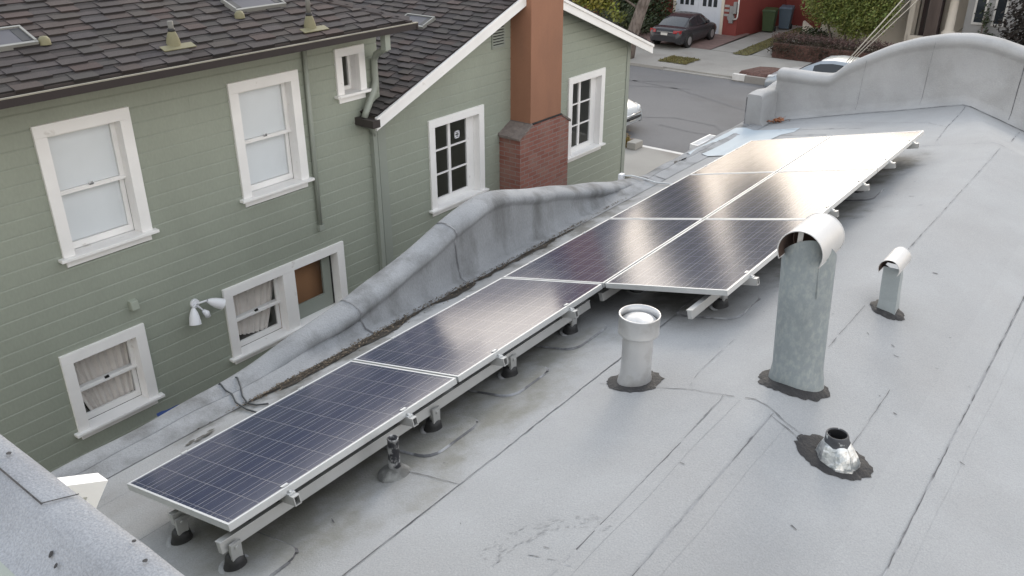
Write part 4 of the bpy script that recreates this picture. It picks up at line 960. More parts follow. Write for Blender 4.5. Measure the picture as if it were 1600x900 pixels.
def vent_pipe(y, v, hgt, lean=.0):
    c0 = hipP(y, v, 0)
    b = MB(); b.hexa([hipP(y - .17, v - .11, .02), hipP(y + .17, v - .11, .02), hipP(y + .17, v - .02, .02), hipP(y - .17, v - .02, .02), hipP(y - .17, v - .11, .028), hipP(y + .17, v - .11, .028), hipP(y + .17, v - .02, .028), hipP(y - .17, v - .02, .028)])
    b.lathe([(.075, c0.z - .02), (.06, c0.z + .06), (.045, c0.z + .11), (.03, c0.z + .14)], c0.x, c0.y, 18)
    o = b.build('vent_pipe', M['yellow_flash'], gh)
    b = MB(); b.tube([(c0.x, c0.y, c0.z + .08), (c0.x, c0.y, c0.z + hgt)], .026, 12, cap=True); b.tube([(c0.x, c0.y, c0.z + .13), (c0.x, c0.y, c0.z + .165)], .033, 12, 1); b.build('vent_stack', [M['meter_dark'], M['black']], o)
vent_pipe(2.99, .30, .23); vent_pipe(4.58, .20, .42)
for (yy, vv_) in ((1.95, .66), (3.98, .62)):
    b = MB(); p0 = hipP(yy, vv_, .02)
    b.lathe([(.055, p0.z - .015), (.05, p0.z + .03), (.03, p0.z + .055), (0, p0.z + .06)], p0.x, p0.y, 14); b.build('vent_cap', M['yellow_flash'], gh)

# fixtures on the wall
fx = thing('flood_light', (-3.98, 2.88, -1.3), 'white twin-head flood light with sensor on the green wall', 'flood light')
b = MB(); b.tube([(-3.985, 2.88, -1.28), (-3.95, 2.88, -1.28)], [.055, .05], 16); b.build('base_plate', M['white_plastic'], fx)
def head(p, d):
    b = MB(); p = Vector(p); d = Vector(d).normalized()
    b.tube([p + d * s_ for s_ in (-.02, .0, .03, .08, .13, .165)], [.018, .028, .042, .056, .062, .065], 18, cap=False); b.tube([p + d * .155, p + d * .158], [.0605, .058], 18, 1); b.tube([p - d * .02, Vector((-3.95, 2.88, -1.28))], .012, 8); return b.build('lamp_head', [M['white_plastic'], M['curtain']], fx)
head((-3.90, 2.81, -1.31), (.25, -.18, -.9)); head((-3.88, 3.00, -1.27), (.25, .75, -.45))
b = MB(); b.tube([(-3.95, 2.89, -1.30), (-3.90, 2.93, -1.37)], .01, 8); b.tube([(-3.90, 2.92, -1.36), (-3.87, 2.94, -1.39), (-3.86, 2.95, -1.44)], [.02, .036, .03], 12); b.build('motion_sensor', M['white_plastic'], fx)
b = MB(); b.hexa([(-3.985, 2.15, -1.07), (-3.91, 2.155, -1.06), (-3.91, 2.235, -1.06), (-3.985, 2.24, -1.07), (-3.985, 2.15, -.96), (-3.93, 2.155, -.97), (-3.93, 2.235, -.97), (-3.985, 2.24, -.96)])
tag(b.build('wall_vent', M['grey_plastic'], bevel=.006), 'small painted vent box on the green wall above the lower window', 'wall vent')
b = MB(); rows = []
for i in range(9): rows.append([(-3.62 + .05 * k - .01 * i, 2.02 + .065 * i, -2.13 - .10 * k + .006 * math.sin(2.1 * i + k) - .012 * i - (.9 if k == 5 else 0)) for k in range(6)])
b.grid(rows, 0, True); tag(b.build('tarp', M['tarp']), 'blue tarpaulin in the gap between the low parapet and the green wall', 'tarpaulin')

# ------------------------------------------------------------------ street and ground
GZ = -4.0
def sheet(name, pts, m, z, kind='structure'):
    b = MB(); b.poly([(x, y, z) for x, y in pts]); return tag(b.build(name, m), kind=kind)
sheet('ground', [(-200, -120), (200, -120), (200, 300), (-200, 300)], M['ground'], GZ - .02)
sheet('side_path', [(-4.0, -8), (-1.2, -8), (-1.2, 16.5), (-4.0, 16.5)], M['concrete'], GZ)
b = MB(); b.box(-80, 80, 16.4, 18.9, GZ - .2, GZ + .10); tag(b.build('near_sidewalk', M['concrete']), kind='structure')
b = MB(); b.box(-80, 80, 18.9, 19.05, GZ - .2, GZ + .10); tag(b.build('near_curb', M['curb_white']), kind='structure')
RD0, RD1 = 19.05, 28.75
b = MB(); b.poly([(-80, RD0, GZ - .01), (80, RD0, GZ - .01), (80, RD1 + .2, GZ - .01), (-80, RD1 + .2, GZ - .01)], 0)
def rline(pts, w_):
    for (xa, ya), (xb, yb) in zip(pts[:-1], pts[1:]):
        d = Vector((xb - xa, yb - ya, 0)).normalized(); nn_ = Vector((-d.y, d.x, 0)) * w_
        b.quad(Vector((xa, ya, GZ - .005)) - nn_, Vector((xb, yb, GZ - .005)) - nn_, Vector((xb, yb, GZ - .005)) + nn_, Vector((xa, ya, GZ - .005)) + nn_, 1)
rline([(-13.0, 25.6), (-11.6, 26.6), (-10.2, 27.3)], .07); rline([(-13.5, 26.6), (-10, 26.2), (-7, 24.9), (-4.5, 24.2)], .06); rline([(-9.4, 21.8), (-8.2, 22.6), (-6.8, 22.5), (-6.3, 22.0)], .05); rline([(-8.2, 21.6), (-6.9, 21.4), (-5.6, 21.9)], .06); rline([(-12.8, 25.0), (-10.8, 26.0), (-9.6, 26.4)], .04)
tag(b.build('road', [M['asphalt'], M['asphalt_line']]), kind='structure')
# far side: kerb, driveway aprons, sidewalk, planting strip
b = MB()
for (xa, xb) in ((-80, -12.0), (-9.1, 80)): b.box(xa, xb, RD1, RD1 + .16, GZ - .2, GZ + .10)
b.hexa([(-12.0, RD1, GZ - .2), (-9.1, RD1, GZ - .2), (-9.1, RD1 + .16, GZ - .2), (-12, RD1 + .16, GZ - .2), (-12, RD1, GZ + .015), (-9.1, RD1, GZ + .015), (-9.1, RD1 + .16, GZ + .03), (-12, RD1 + .16, GZ + .03)])
tag(b.build('far_curb', M['concrete']), kind='structure')
b = MB(); b.box(-80, 80, RD1 + .16, 33.2, GZ - .2, GZ + .085); tag(b.build('far_sidewalk', M['concrete']), kind='structure')
sheet('driveway', [(-17.5, 33.2), (-12.15, 33.2), (-12.4, 38), (-17.5, 38)], M['brickpave'], GZ + .092)
b = MB()
b.poly([(x, y, GZ + .094) for x, y in ((-12.1, 33.2), (-10.9, 33.2), (-11.1, 42), (-12.3, 42))]); b.poly([(x, y, GZ + .094) for x, y in ((-10.25, 33.2), (-9.4, 33.2), (-10.0, 42), (-10.6, 42))]); tag(b.build('driveway_strips', M['concrete']), kind='structure')
def stuff_grass(name, x0_, x1_, y0_, y1_, label, skew=0.0):
    b = MB(); b.t = []
    rows = [[(x0_ + (x1_ - x0_) * i / 8 + skew * j / 8 + rnd.uniform(-.05, .05), y0_ + (y1_ - y0_) * j / 8 + rnd.uniform(-.05, .05), GZ + .10 + rnd.uniform(0, .015)) for i in range(9)] for j in range(9)]
    b.grid(rows, 0, True); b.t += [(.8, .8, .7)] * 64
    for _ in range(900):
        q, r_ = rnd.random(), rnd.random(); x, y = x0_ + (x1_ - x0_) * q + skew * r_, y0_ + (y1_ - y0_) * r_; h = rnd.uniform(.03, .09); a = rnd.uniform(0, 3.14); dx, dy = .02 * math.cos(a), .02 * math.sin(a); c_ = rnd.uniform(.6, 1.7)
        b.add([(x - dx, y - dy, GZ + .1), (x + dx, y + dy, GZ + .1), (x + rnd.uniform(-.03, .03), y + rnd.uniform(-.03, .03), GZ + .1 + h)], [[0, 1, 2]]); b.t.append((c_, c_ * rnd.uniform(.85, 1.1), c_ * .8))
    m_ = M['drygrass_t']; tag(b.build(name, m_), label, 'grass', kind='stuff')
M['drygrass_t'] = mat('drygrass_t', (.14, .125, .055), .9, .3, 6, tint=True)
stuff_grass('dry_grass', -12.75, -11.5, 29.7, 31.0, 'patch of dry grass by the far kerb behind the green gable')
stuff_grass('strip_grass', -11.0, -10.3, 32.9, 41, 'narrow strip of grass between two concrete driveway tracks', -.25)

# planter with mulch and a pale painted kerb end
pt = thing('kerb_planter', (-8.4, 29.5, GZ), 'low mulch planter with white painted edge at the far kerb', 'planter')
b = MB(); b.box(-9.0, -5.5, 28.62, 28.76, GZ - .05, GZ + .24); b.build('planter_edge', M['concrete'], pt, bevel=.01)
b = MB(); b.box(-9.03, -8.55, 28.60, 28.615, GZ + .03, GZ + .25); b.box(-9.03, -8.55, 28.615, 28.78, GZ + .243, GZ + .25); b.build('painted_end', M['curb_white'], pt)
b = MB(); rows = [[(-9.0 + 3.4 * i / 10 + .1 * j, 28.76 + 2.0 * j / 6, GZ + .18 + .16 * math.sin(math.pi * j / 6) + rnd.uniform(-.03, .05)) for i in range(11)] for j in range(7)]; b.grid(rows, 0, False)
b.v = [(x, y, z if 28.8 < y < 30.7 else GZ + .09) for x, y, z in b.v]; b.build('mulch_bed', M['mulch'], pt)

# ------------------------------------------------------------------ foliage
def leaves(b, blobs, n, size, dark=.7, lite=1.35, tight=.16):
    tot = sum(r[3] * r[4] * r[5] for r in blobs) ** 1
    for (cx, cy, cz, rx, ry, rz) in blobs:
        m = int(n * rx * ry * rz / tot)
        ncl = max(6, m // 16); cl = []
        for _ in range(ncl):
            v = Vector((rnd.gauss(0, 1), rnd.gauss(0, 1), rnd.gauss(0, 1))).normalized() * rnd.uniform(.62, 1.04)
            cl.append((cx + v.x * rx, cy + v.y * ry, cz + v.z * rz, rnd.uniform(dark, lite), rnd.uniform(.85, 1.2)))
        for _ in range(m):
            x, y, z, tn, hue = rnd.choice(cl); s_ = size * rnd.uniform(.6, 1.4); sp = tight * (rx + ry + rz) / 3 + size * .8
            p = Vector((rnd.gauss(x, sp), rnd.gauss(y, sp), rnd.gauss(z, sp)))
            a = Vector((rnd.gauss(0, 1), rnd.gauss(0, 1), rnd.gauss(0, 1))).normalized(); c_ = a.orthogonal().normalized(); a2 = a.cross(c_)
            b.add([p - c_ * s_, p + a2 * s_ * .5, p + c_ * s_, p - a2 * s_ * .5], [[0, 1, 2, 3]]); k_ = tn * rnd.uniform(.8, 1.2); b.t.append((k_ * hue, k_, k_ * .8))
def bush(name, loc, label, cat, blobs, n, size, m, tight=.16, stems=None, group=None):
    t = thing(name, loc, label, cat, group)
    b = MB(); b.t = []; leaves(b, blobs, n, size, tight=tight); b.build('foliage', m, t)
    s = MB()
    for st_ in (stems or [((loc[0], loc[1], loc[2]), (blobs[0][0], blobs[0][1], blobs[0][2]))]):
        p0, p1 = Vector(st_[0]), Vector(st_[1]); mid = p0.lerp(p1, .5) + Vector((rnd.uniform(-.1, .1), rnd.uniform(-.1, .1), 0)); s.tube([p0, mid, p1], [.06, .045, .02], 7)
    s.build('stem', M['bark'], t)
    return t
# big clipped bush in front of the cream house
bush('round_bush', (-7.3, 35.6, GZ + .1), 'large rounded green bush in front of the cream house', 'bush',
     [(-8.15, 35.6, -1.75, 1.12, 1.05, 1.05), (-7.2, 35.5, -1.7, 1.15, 1.15, 1.2), (-6.3, 35.3, -1.75, .95, 1.0, 1.15), (-7.2, 35.5, -.8, 1.6, 1.2, 1.1), (-6.75, 35.2, -2.45, .95, .85, .75), (-5.9, 35.3, -1.1, .75, .9, .9)], 46000, .048, M['leaf'], tight=.07,
     stems=[((-7.6, 35.5, GZ), (-8.4, 35.6, -1.8)), ((-7.3, 35.5, GZ), (-7.2, 35.5, -1.4)), ((-7.0, 35.5, GZ), (-6.2, 35.3, -1.8))])
bush('small_shrub', (-8.9, 36.6, GZ + .1), 'small dark green shrub at the foot of the large rounded bush', 'bush', [(-9.1, 36.4, -3.55, .55, .5, .35), (-8.5, 36.3, -3.6, .5, .5, .3)], 1500, .06, M['leaf_dark'])
t = thing('clipped_hedge', (-7.6, 33.7, GZ), 'low dark clipped hedge with mauve flowers along its top, behind the silver car', 'hedge')
b = MB(); b.t = []
leaves(b, [(-9.2 + .55 * k, 33.6, -3.58, .40, .40, .38) for k in range(8)], 11000, .035, .5, 1.1); b.build('foliage', M['leaf_red'], t)
b = MB(); b.t = []; leaves(b, [(-9.3 + .5 * k, 34.0, -3.16, .4, .42, .10) for k in range(9)], 6000, .032, .6, 1.2); b.build('flowers', M['lavender'], t)
b = MB(); b.box(-9.45, -5.1, 33.35, 33.95, GZ, -3.35); b.build('woody_core', M['leaf_core'] if 'leaf_core' in M else M['mulch'], t)
M['leaf_yellow'] = mat('leaf_yellow', (.17, .17, .03), .6, tint=True)
bush('yellow_shrub', (-15.5, 29.6, GZ), 'tall yellow-green shrub just beyond the ridge of the green gable', 'shrub', [(-15.9, 29.3, -1.5, .7, .6, .5), (-14.45, 29.2, -2.25, .22, .25, .28), (-15.2, 29.3, -1.7, .4, .5, .35)], 1900, .085, M['leaf_yellow'], stems=[((-15.4, 29.6, GZ), (-15.8, 29.4, -1.8)), ((-15.2, 29.5, GZ), (-14.5, 29.2, -2.4))])
bush('dark_shrub', (-17.0, 36.6, GZ + .1), 'dark leafy shrubs beside the driveway left of the dark sedan', 'shrubs', [(-16.6, 36.4, -3.0, .8, .8, .9), (-17.6, 36.6, -2.6, 1.0, 1.0, 1.3), (-18.8, 36.2, -2.8, 1.1, 1.0, 1.2), (-16.2, 35.0, -3.5, .6, .8, .45), (-17.4, 34.6, -3.3, .9, .9, .7)], 7000, .085, M['leaf_dark'])
bush('golden_plant', (-7.9, 19.6, GZ), 'dry golden plant at the near pavement beside the green house corner', 'plant', [(-7.95, 18.75, -3.78, .28, .25, .18), (-7.75, 18.6, -3.82, .22, .2, .13)], 900, .045, M['leaf_gold'])
b = MB(); b.box(-7.52, -7.25, 18.45, 18.88, GZ + .1, GZ + .30); tag(b.build('garden_block', M['concrete'], bevel=.02), 'pale concrete block edging beside the dry golden plant', 'block')

# street tree: leaning grey trunk, limbs, loose crown
def tree(loc, trunk, limbs, blobs, n, size, label, group=None, m='leaf'):
    t = thing('street_tree', loc, label, 'tree', group)
    b = MB(); b.tube([p for p, r_ in trunk], [r_ for p, r_ in trunk], 14)
    for pts, r0 in limbs: b.tube(pts, [r0 * (1 - .8 * i / (len(pts) - 1)) for i in range(len(pts))], 8)
    b.build('trunk', M['bark'], t)
    b = MB(); b.t = []; leaves(b, blobs, n, size); b.build('crown', M[m], t)
    return t
tree((-14.2, 29.6, GZ + .1), [((-14.15, 29.6, GZ), .34), ((-13.95, 29.6, -3.1), .25), ((-13.62, 29.6, -2.1), .23), ((-13.35, 29.6, -1.3), .22), ((-13.2, 29.6, -.3), .20), ((-13.3, 29.6, .9), .17)],
     [([(-13.3, 29.6, .4), (-12.4, 29.4, 1.8), (-11.7, 29.3, 3.4), (-11.4, 29.4, 5.0)], .12), ([(-13.3, 29.6, .7), (-14.3, 29.4, 2.0), (-15.2, 29.6, 3.4)], .12), ([(-13.3, 29.6, .8), (-13.2, 29.9, 2.6), (-13.0, 30.1, 4.8)], .13), ([(-13.6, 29.6, -2.0), (-14.6, 29.3, -1.4), (-15.3, 29.0, -1.0)], .05)],
     [(-11.1, 29.4, 5.9, .62, 1.2, 2.6), (-11.5, 29.8, 6.6, .45, 1.1, 2.6), (-10.6, 29.6, 4.6, .45, .9, 1.2), (-14.6, 29.6, 4.6, .7, 1.2, 3.2), (-14.4, 29.8, 7.0, .5, 1.1, 2.4), (-15.1, 29.4, 3.4, .4, 1.0, 1.9), (-20.0, 29.8, 4.6, 1.0, 1.2, 3.6)], 16000, .17,
     'street tree with leaning grey trunk behind the green gable', None)

# ------------------------------------------------------------------ houses over the road
rh = thing('red_house', (-15, 42, GZ), 'dark red house with white garage doors across the street', 'house')
b = MB(); FY = 37.0
b.box(-24, -15.95, FY, FY + .2, GZ, 1.6); b.box(-13.42, -12.7, FY, FY + .2, GZ, 1.6); b.box(-15.95, -13.42, FY, FY + .2, -1.65, 1.6)
b.hexa([(-12.9, FY + .2, GZ), (-12.7, FY + .2, GZ), (-12.2, 41.6, GZ), (-12.4, 41.6, GZ), (-12.9, FY + .2, 1.6), (-12.7, FY + .2, 1.6), (-12.2, 41.6, 1.6), (-12.4, 41.6, 1.6)])
b.box(-12.3, -9.6, 41.6, 41.8, GZ, 1.4); b.box(-9.8, -9.6, 41.8, 50, GZ, 1.4); b.box(-24, -9.8, 49.8, 50, GZ, 1.5); b.box(-24, -23.8, FY, 50, GZ, 1.5)
b.build('wall', M['redwall'], rh)
b = MB(); b.hexa([(-24.4, FY - .4, 1.55), (-12.3, FY - .4, 1.55), (-9.3, 50.3, 1.5), (-24.4, 50.3, 1.5), (-22.5, 43, 3.0), (-14.5, 43, 3.0), (-14.5, 45, 3.0), (-22.5, 45, 3.0)]); b.build('roof', M['gutter'], rh)
gd = MB()
for (xa, xb) in ((-15.85, -14.69), (-14.68, -13.52)):
    gd.box(xa, xb, FY - .03, FY + .03, GZ + .09, -1.72)
    for k in range(1, 4): gd.box(xa + k * (xb - xa) / 4 - .008, xa + k * (xb - xa) / 4 + .008, FY - .038, FY - .03, GZ + .2, -2.95)
door = gd.build('garage_door', M['garage'], rh)
b = MB()
for (xa, xb) in ((-15.85, -14.69), (-14.68, -13.52)):
    for k in range(3): b.box(xa + .22 + k * .27, xa + .40 + k * .27, FY - .04, FY - .031, -2.72, -2.15)
b.build('pane', M['car_glass'], door)
b = MB(); b.tube([(-14.62, FY - .07, -3.18), (-14.62, FY - .03, -3.18)], .035, 8); b.tube([(-14.62, FY - .07, -3.42), (-14.62, FY - .03, -3.42)], .035, 8); b.build('handle', M['black'], door)
b = MB(); b.box(-15.98, -15.85, FY - .05, FY + .02, GZ + .05, -1.6); b.box(-13.52, -13.38, FY - .05, FY + .02, GZ + .05, -1.6); b.box(-15.98, -13.38, FY - .05, FY + .02, -1.72, -1.6); b.build('door_frame', M['cream'], rh)
b = MB()
for zz in (-2.62, -2.82, -3.02): b.box(-13.36, -13.12, FY - .02, FY - .002, zz - .05, zz + .05)
b.build('house_plate', M['greyhouse'], rh)
b = MB(); b.tube([(-12.98, FY - .14, -3.1), (-12.98, FY - .002, -3.1)], .16, 12); b.box(-13.06, -12.88, FY - .12, FY - .002, -3.35, -2.6); b.box(-12.86, -12.72, FY - .2, FY - .002, -2.9, -2.4); b.build('utility_meter', M['meter'], rh)
b = MB(); b.tube([(-12.66, FY - .1, -2.2), (-12.66, FY - .1, -3.05), (-12.70, FY - .1, -3.14), (-12.85, FY - .1, -3.18)], .035, 8); b.build('gas_pipe', M['curb_white'], rh)

chs = thing('cream_house', (-3, 40, GZ), 'cream stucco house with dark entrance and porch columns', 'house')
b = MB(); b.box(-8.8, -4.95, 36.9, 37.1, GZ, 1.3); b.box(-4.3, -3.2, 38.2, 38.4, GZ, 1.3); b.box(-5.15, -4.95, 36.2, 38.2, GZ, 1.3); b.box(-8.8, -8.6, 37.1, 46, GZ, 1.3); b.box(-3.4, -3.2, 36.2, 46, GZ, -2.75); b.box(-5.0, -3.2, 36.1, 36.25, GZ, -2.95); b.box(-8.8, -3.2, 45.8, 46, GZ, 1.3)
b.build('wall', M['cream'], chs)
b = MB(); b.box(-4.95, -4.2, 37.5, 37.6, GZ, -.9); b.build('door', M['darkwood'], chs)
b = MB(); b.box(-4.8, -4.35, 37.46, 37.5, -3.0, -1.2); b.build('door_panel', M['gutter'], chs)
for xx in (-3.55,):
    b = MB(); b.lathe([(.26, -2.95), (.26, -2.72), (.23, -2.68), (.17, -2.6), (.15, -1.2), (.21, -1.1), (.21, -1.0)], xx, 36.15, 16); b.box(xx - .3, xx + .3, 35.85, 36.45, -3.05, -2.93); b.build('porch_column', M['cream'], chs)
b = MB(); b.box(-5.2, -3.1, 35.8, 36.5, -1.0, -.7); b.build('porch_beam', M['siding_trim'], chs)
b = MB(); b.hexa([(-9.1, 35.8, 1.3), (-2.9, 35.8, 1.3), (-2.9, 46.2, 1.3), (-9.1, 46.2, 1.3), (-7.5, 40, 2.6), (-4.5, 40, 2.6), (-4.5, 42, 2.6), (-7.5, 42, 2.6)]); b.build('roof', M['gutter'], chs)
b = MB(); b.hexa([(-10.3, 38.9, GZ), (-9.3, 38.7, GZ), (-9.3, 38.95, GZ), (-10.3, 39.15, GZ), (-10.3, 38.9, -3.25), (-9.3, 38.7, -3.85), (-9.3, 38.95, -3.85), (-10.3, 39.15, -3.25)])
tag(b.build('stair_cheek', M['cream']), 'low sloping cream garden wall left of the large rounded bush', 'wall')

gy = thing('grey_house', (-1, 40, GZ), 'pale grey sided house with tall dark windows at the right', 'house')
b = MB(); b.box(-3.15, 2.5, 36.6, 36.8, GZ, 1.6); b.box(-3.15, -2.95, 36.8, 46, GZ, 1.6); b.box(2.3, 2.5, 36.8, 46, GZ, 1.6); b.box(-3.15, 2.5, 46, 46.2, GZ, 1.6)
for k in range(36): b.hexa([(-3.15, 36.585, GZ + .15 * k), (2.5, 36.585, GZ + .15 * k), (2.5, 36.599, GZ + .15 * k), (-3.15, 36.599, GZ + .15 * k), (-3.15, 36.596, GZ + .15 * k + .14), (2.5, 36.596, GZ + .15 * k + .14), (2.5, 36.599, GZ + .15 * k + .14), (-3.15, 36.599, GZ + .15 * k + .14)])
b.build('wall', M['greyhouse'], gy)
for xa in (-2.9, -2.2):
    b = MB(); b.box(xa, xa + .07, 36.54, 36.584, -2.3, -.6); b.box(xa + .38, xa + .45, 36.54, 36.584, -2.3, -.6); b.box(xa, xa + .45, 36.53, 36.584, -2.38, -2.3); b.box(xa, xa + .45, 36.54, 36.584, -.6, -.52); o = b.build('window', M['curb_white'], gy)
    b = MB(); b.box(xa + .07, xa + .38, 36.57, 36.583, -2.3, -.6); b.build('pane', M['car_glass'], o)
b = MB(); b.hexa([(-3.4, 36.2, 1.6), (2.8, 36.2, 1.6), (2.8, 46.4, 1.6), (-3.4, 46.4, 1.6), (-2, 40, 2.9), (1.5, 40, 2.9), (1.5, 43, 2.9), (-2, 43, 2.9)]); b.build('roof', M['gutter'], gy)
bush('climbing_plant', (-2.35, 36.3, GZ), 'thin climbing plant between the two grey house windows', 'plant', [(-2.45, 36.4, -2.0, .16, .12, .55), (-2.3, 36.4, -2.9, .3, .15, .5)], 420, .06, M['leaf_dark'])
bush('dark_tree', (-.2, 33.6, GZ), 'dark dense shrubbery at the far right beyond the arched parapet', 'shrubs', [(-.1, 33.8, -1.8, 1.2, 1.0, 1.9), (1.4, 33.8, -1.5, 1.4, 1.0, 2.0), (.6, 33.4, -2.9, 1.5, .9, .9), (2.6, 33.9, -1.6, 1.3, 1.0, 2.0)], 16000, .08, M['leaf_deep'])

# bins
def bin_(x, y, m, label, rz):
    t = thing('wheelie_bin', (x, y, GZ + .09), label, 'bin', 'wheeled bins by the red house', local=True, rotz=rz)
    b = MB(); b.hexa([(-.24, -.27, .06), (.24, -.27, .06), (.24, .22, .06), (-.24, .22, .06), (-.30, -.36, .98), (.30, -.36, .98), (.30, .36, .98), (-.30, .36, .98)]); b.box(-.32, .32, -.38, .38, .94, .985); b.build('bin_body', m, t, bevel=.02)
    b = MB(); b.hexa([(-.32, -.40, .99), (.32, -.40, .99), (.32, .40, .99), (-.32, .40, .99), (-.28, -.34, 1.05), (.28, -.34, 1.05), (.28, .36, 1.08), (-.28, .36, 1.08)]); b.tube([(-.28, .42, 1.0), (.28, .42, 1.0)], .022, 8); b.build('lid', m, t, bevel=.015)
    for sx in (-.27, .27):
        b = MB(); b.tube([(sx - .03, .26, .12), (sx + .03, .26, .12)], .12, 14); b.build('wheel', M['tyre'], t)
bin_(-11.95, 39.0, M['bin_green'], 'dark green wheeled bin beside the red house', R(12)); bin_(-11.62, 40.2, M['bin_blue'], 'blue wheeled bin right of the green one', R(12))

# ------------------------------------------------------------------ cars
def car(loc, rotz, paint, label, Lc=4.75, Wc=1.82, group='parked cars'):
    t = thing('parked_car', loc, label, 'car', group, local=True, rotz=rotz)
    hw = Wc / 2; h2 = Lc / 2
    # body stations along y (rear negative): y, half width, deck height, belly
    S = [(-h2, .66, .62, .36), (-h2 + .06, .78, .88, .28), (-h2 + .25, .86, .97, .22), (-h2 + .7, .895, 1.00, .20), (-1.2, .905, .985, .19), (-.4, .91, .96, .18), (.4, .91, .94, .18), (1.0, .905, .93, .18), (1.35, .90, .90, .19), (h2 - .55, .875, .82, .20), (h2 - .2, .80, .73, .22), (h2 - .05, .68, .62, .25), (h2, .55, .5, .32)]
    rows = []
    for y, w_, h, z0 in S:
        w_ *= hw / .91
        half = [(0, h + .02), (w_ * .45, h + .018), (w_ * .80, h - .005), (w_ * .93, h - .06), (w_ * .985, h - .16), (w_, (h + z0) / 2 + .05), (w_ * .985, (h + z0) / 2 - .10), (w_ * .95, z0 + .05), (w_ * .85, z0)]
        rows.append([(x, y, z) for x, z in half[::-1]] + [(-x, y, z) for x, z in half[1:]])
    b = MB(); b.grid(rows, 0, True); b.poly(rows[0][::-1]); b.poly(rows[-1])
    b.build('body', paint, t)
    G = [(-1.72, .70, .985, .70), (-1.35, .72, 1.16, .68), (-.95, .735, 1.33, .63), (-.45, .74, 1.43, .595), (.15, .74, 1.45, .59), (.55, .735, 1.39, .60), (.95, .72, 1.20, .64), (1.35, .69, .95, .69)]
    def grow(y, wb, zt_, wt, e=0.0):
        k_ = hw / .91; zb = .93; wb *= k_ * 1.12; wt *= k_
        half = [(0, zt_ + .015 + e), (wt * .6, zt_ + .01 + e), (wt * .95, zt_ - .015 + e), (wt + .01 + e, zt_ - .04), (wb + (wt - wb) * .5 + e, (zb + zt_) / 2), (wb + e, min(zb, zt_ - .02))]
        return [(x, y, z) for x, z in half[::-1]] + [(-x, y, z) for x, z in half[1:]]
    rows = [grow(*g_) for g_ in G]; b = MB(); b.grid(rows, 0, True); b.build('cabin', paint, t)
    rg = [grow(*g_, e=.006) for g_ in G]
    def panes(ia, ib, ca, cb, nm):
        b = MB(); b.grid([r_[ca:cb + 1] for r_ in rg[ia:ib + 1]], 0, True); b.build(nm, M['car_glass'], t)
    panes(0, 2, 3, 7, 'rear_window'); panes(5, 7, 3, 7, 'windshield')
    for (ca, cb) in ((0, 2), (8, 10)):
        for (ya, yb) in ((-1.15, -.32), (-.22, .72)):
            b = MB(); r_ = []
            for q in range(6):
                y = ya + (yb - ya) * q / 5
                for g0, g1 in zip(G[:-1], G[1:]):
                    if g0[0] <= y <= g1[0]:
                        f_ = (y - g0[0]) / (g1[0] - g0[0]); gg = [g0[i] + (g1[i] - g0[i]) * f_ for i in range(4)]
                rr_ = grow(gg[0], gg[1], gg[2], gg[3], .008); seg = rr_[ca:cb + 1]
                a_, c_ = Vector(seg[0]), Vector(seg[-1]); r_.append([a_.lerp(c_, .14), Vector(seg[1]), a_.lerp(c_, .92)] if True else seg)
            b.grid(r_, 0, True); b.build('side_window', M['car_glass'], t)
    for sx in (-1, 1):
        for yy in (-1.36, 1.38):
            wx = sx * (hw - .10)
            tb = MB(); tb.tube([(wx - .10, yy, .325), (wx - .08, yy, .325), (wx + .08, yy, .325), (wx + .112, yy, .325)], [.30, .325, .325, .30], 22); o = tb.build('wheel', M['tyre'], t)
            rb = MB(); rb.tube([(wx + sx * .09, yy, .325), (wx + sx * .118, yy, .325)], [.215, .20], 18); rb.build('rim', M['rim'], o)
            ab = MB(); ab.tube([(wx - sx * .05, yy, .34), (wx + sx * .103, yy, .34)], .375, 22); ab.build('wheel_arch', M['black'], t)
    for sx in (-1, 1):
        b = MB(); b.hexa([(sx * .46, -h2 + .00, .76), (sx * .80, -h2 + .12, .76), (sx * .80, -h2 + .40, .80), (sx * .46, -h2 + .2, .80), (sx * .46, -h2 + .04, .90), (sx * .79, -h2 + .13, .91), (sx * .80, -h2 + .42, .90), (sx * .46, -h2 + .2, .90)] if sx > 0 else [(sx * .80, -h2 + .12, .76), (sx * .46, -h2 + .00, .76), (sx * .46, -h2 + .2, .80), (sx * .80, -h2 + .40, .80), (sx * .79, -h2 + .13, .91), (sx * .46, -h2 + .04, .90), (sx * .46, -h2 + .2, .90), (sx * .80, -h2 + .42, .90)]); b.v = [(x * 1.035, y - .02, z) for x, y, z in b.v]; b.build('tail_light', M['red_lamp'], t)
        b = MB(); b.tube([(sx * .42, h2 - .10, .62), (sx * .62, h2 - .17, .66), (sx * .76, h2 - .36, .72)], [.05, .07, .03], 10); b.build('headlight', M['clear_lamp'], t)
        b = MB(); b.tube([(sx * .86, .62, .98), (sx * 1.0, .60, 1.03)], [.05, .09], 8); b.build('wing_mirror', paint, t)
    b = MB(); b.box(-.17, .17, -h2 - .022, -h2 + .02, .66, .78); b.build('number_plate', M['curb_white'], t)
    b = MB(); b.box(-.40, .46, -h2 + .005, -h2 + .04, .80, .83); b.build('chrome_trim', M['chrome'], t)
    b = MB(); b.box(-.16, .16, h2 - .01, h2 + .02, .40, .50); b.build('number_plate', M['curb_white'], t)
    b = MB(); b.tube([(-.5, h2 - .03, .56), (0, h2 + .012, .57), (.5, h2 - .03, .56)], .022, 8); b.tube([(-.5, h2 - .04, .46), (0, h2 + .005, .47), (.5, h2 - .04, .46)], .05, 8, 1); b.build('grille', [M['chrome'], M['black']], t)
    return t
cr_ = car((-13.92, 34.25, GZ + .09), R(2), M['car_dark'], 'dark grey sedan parked tail-out by the white garage doors', Wc=1.84); cr_.scale = (.87, .87, .87)
car((-4.85, 27.75, GZ - .005), R(90), M['car_silver'], 'silver car by the far kerb behind the arched parapet')
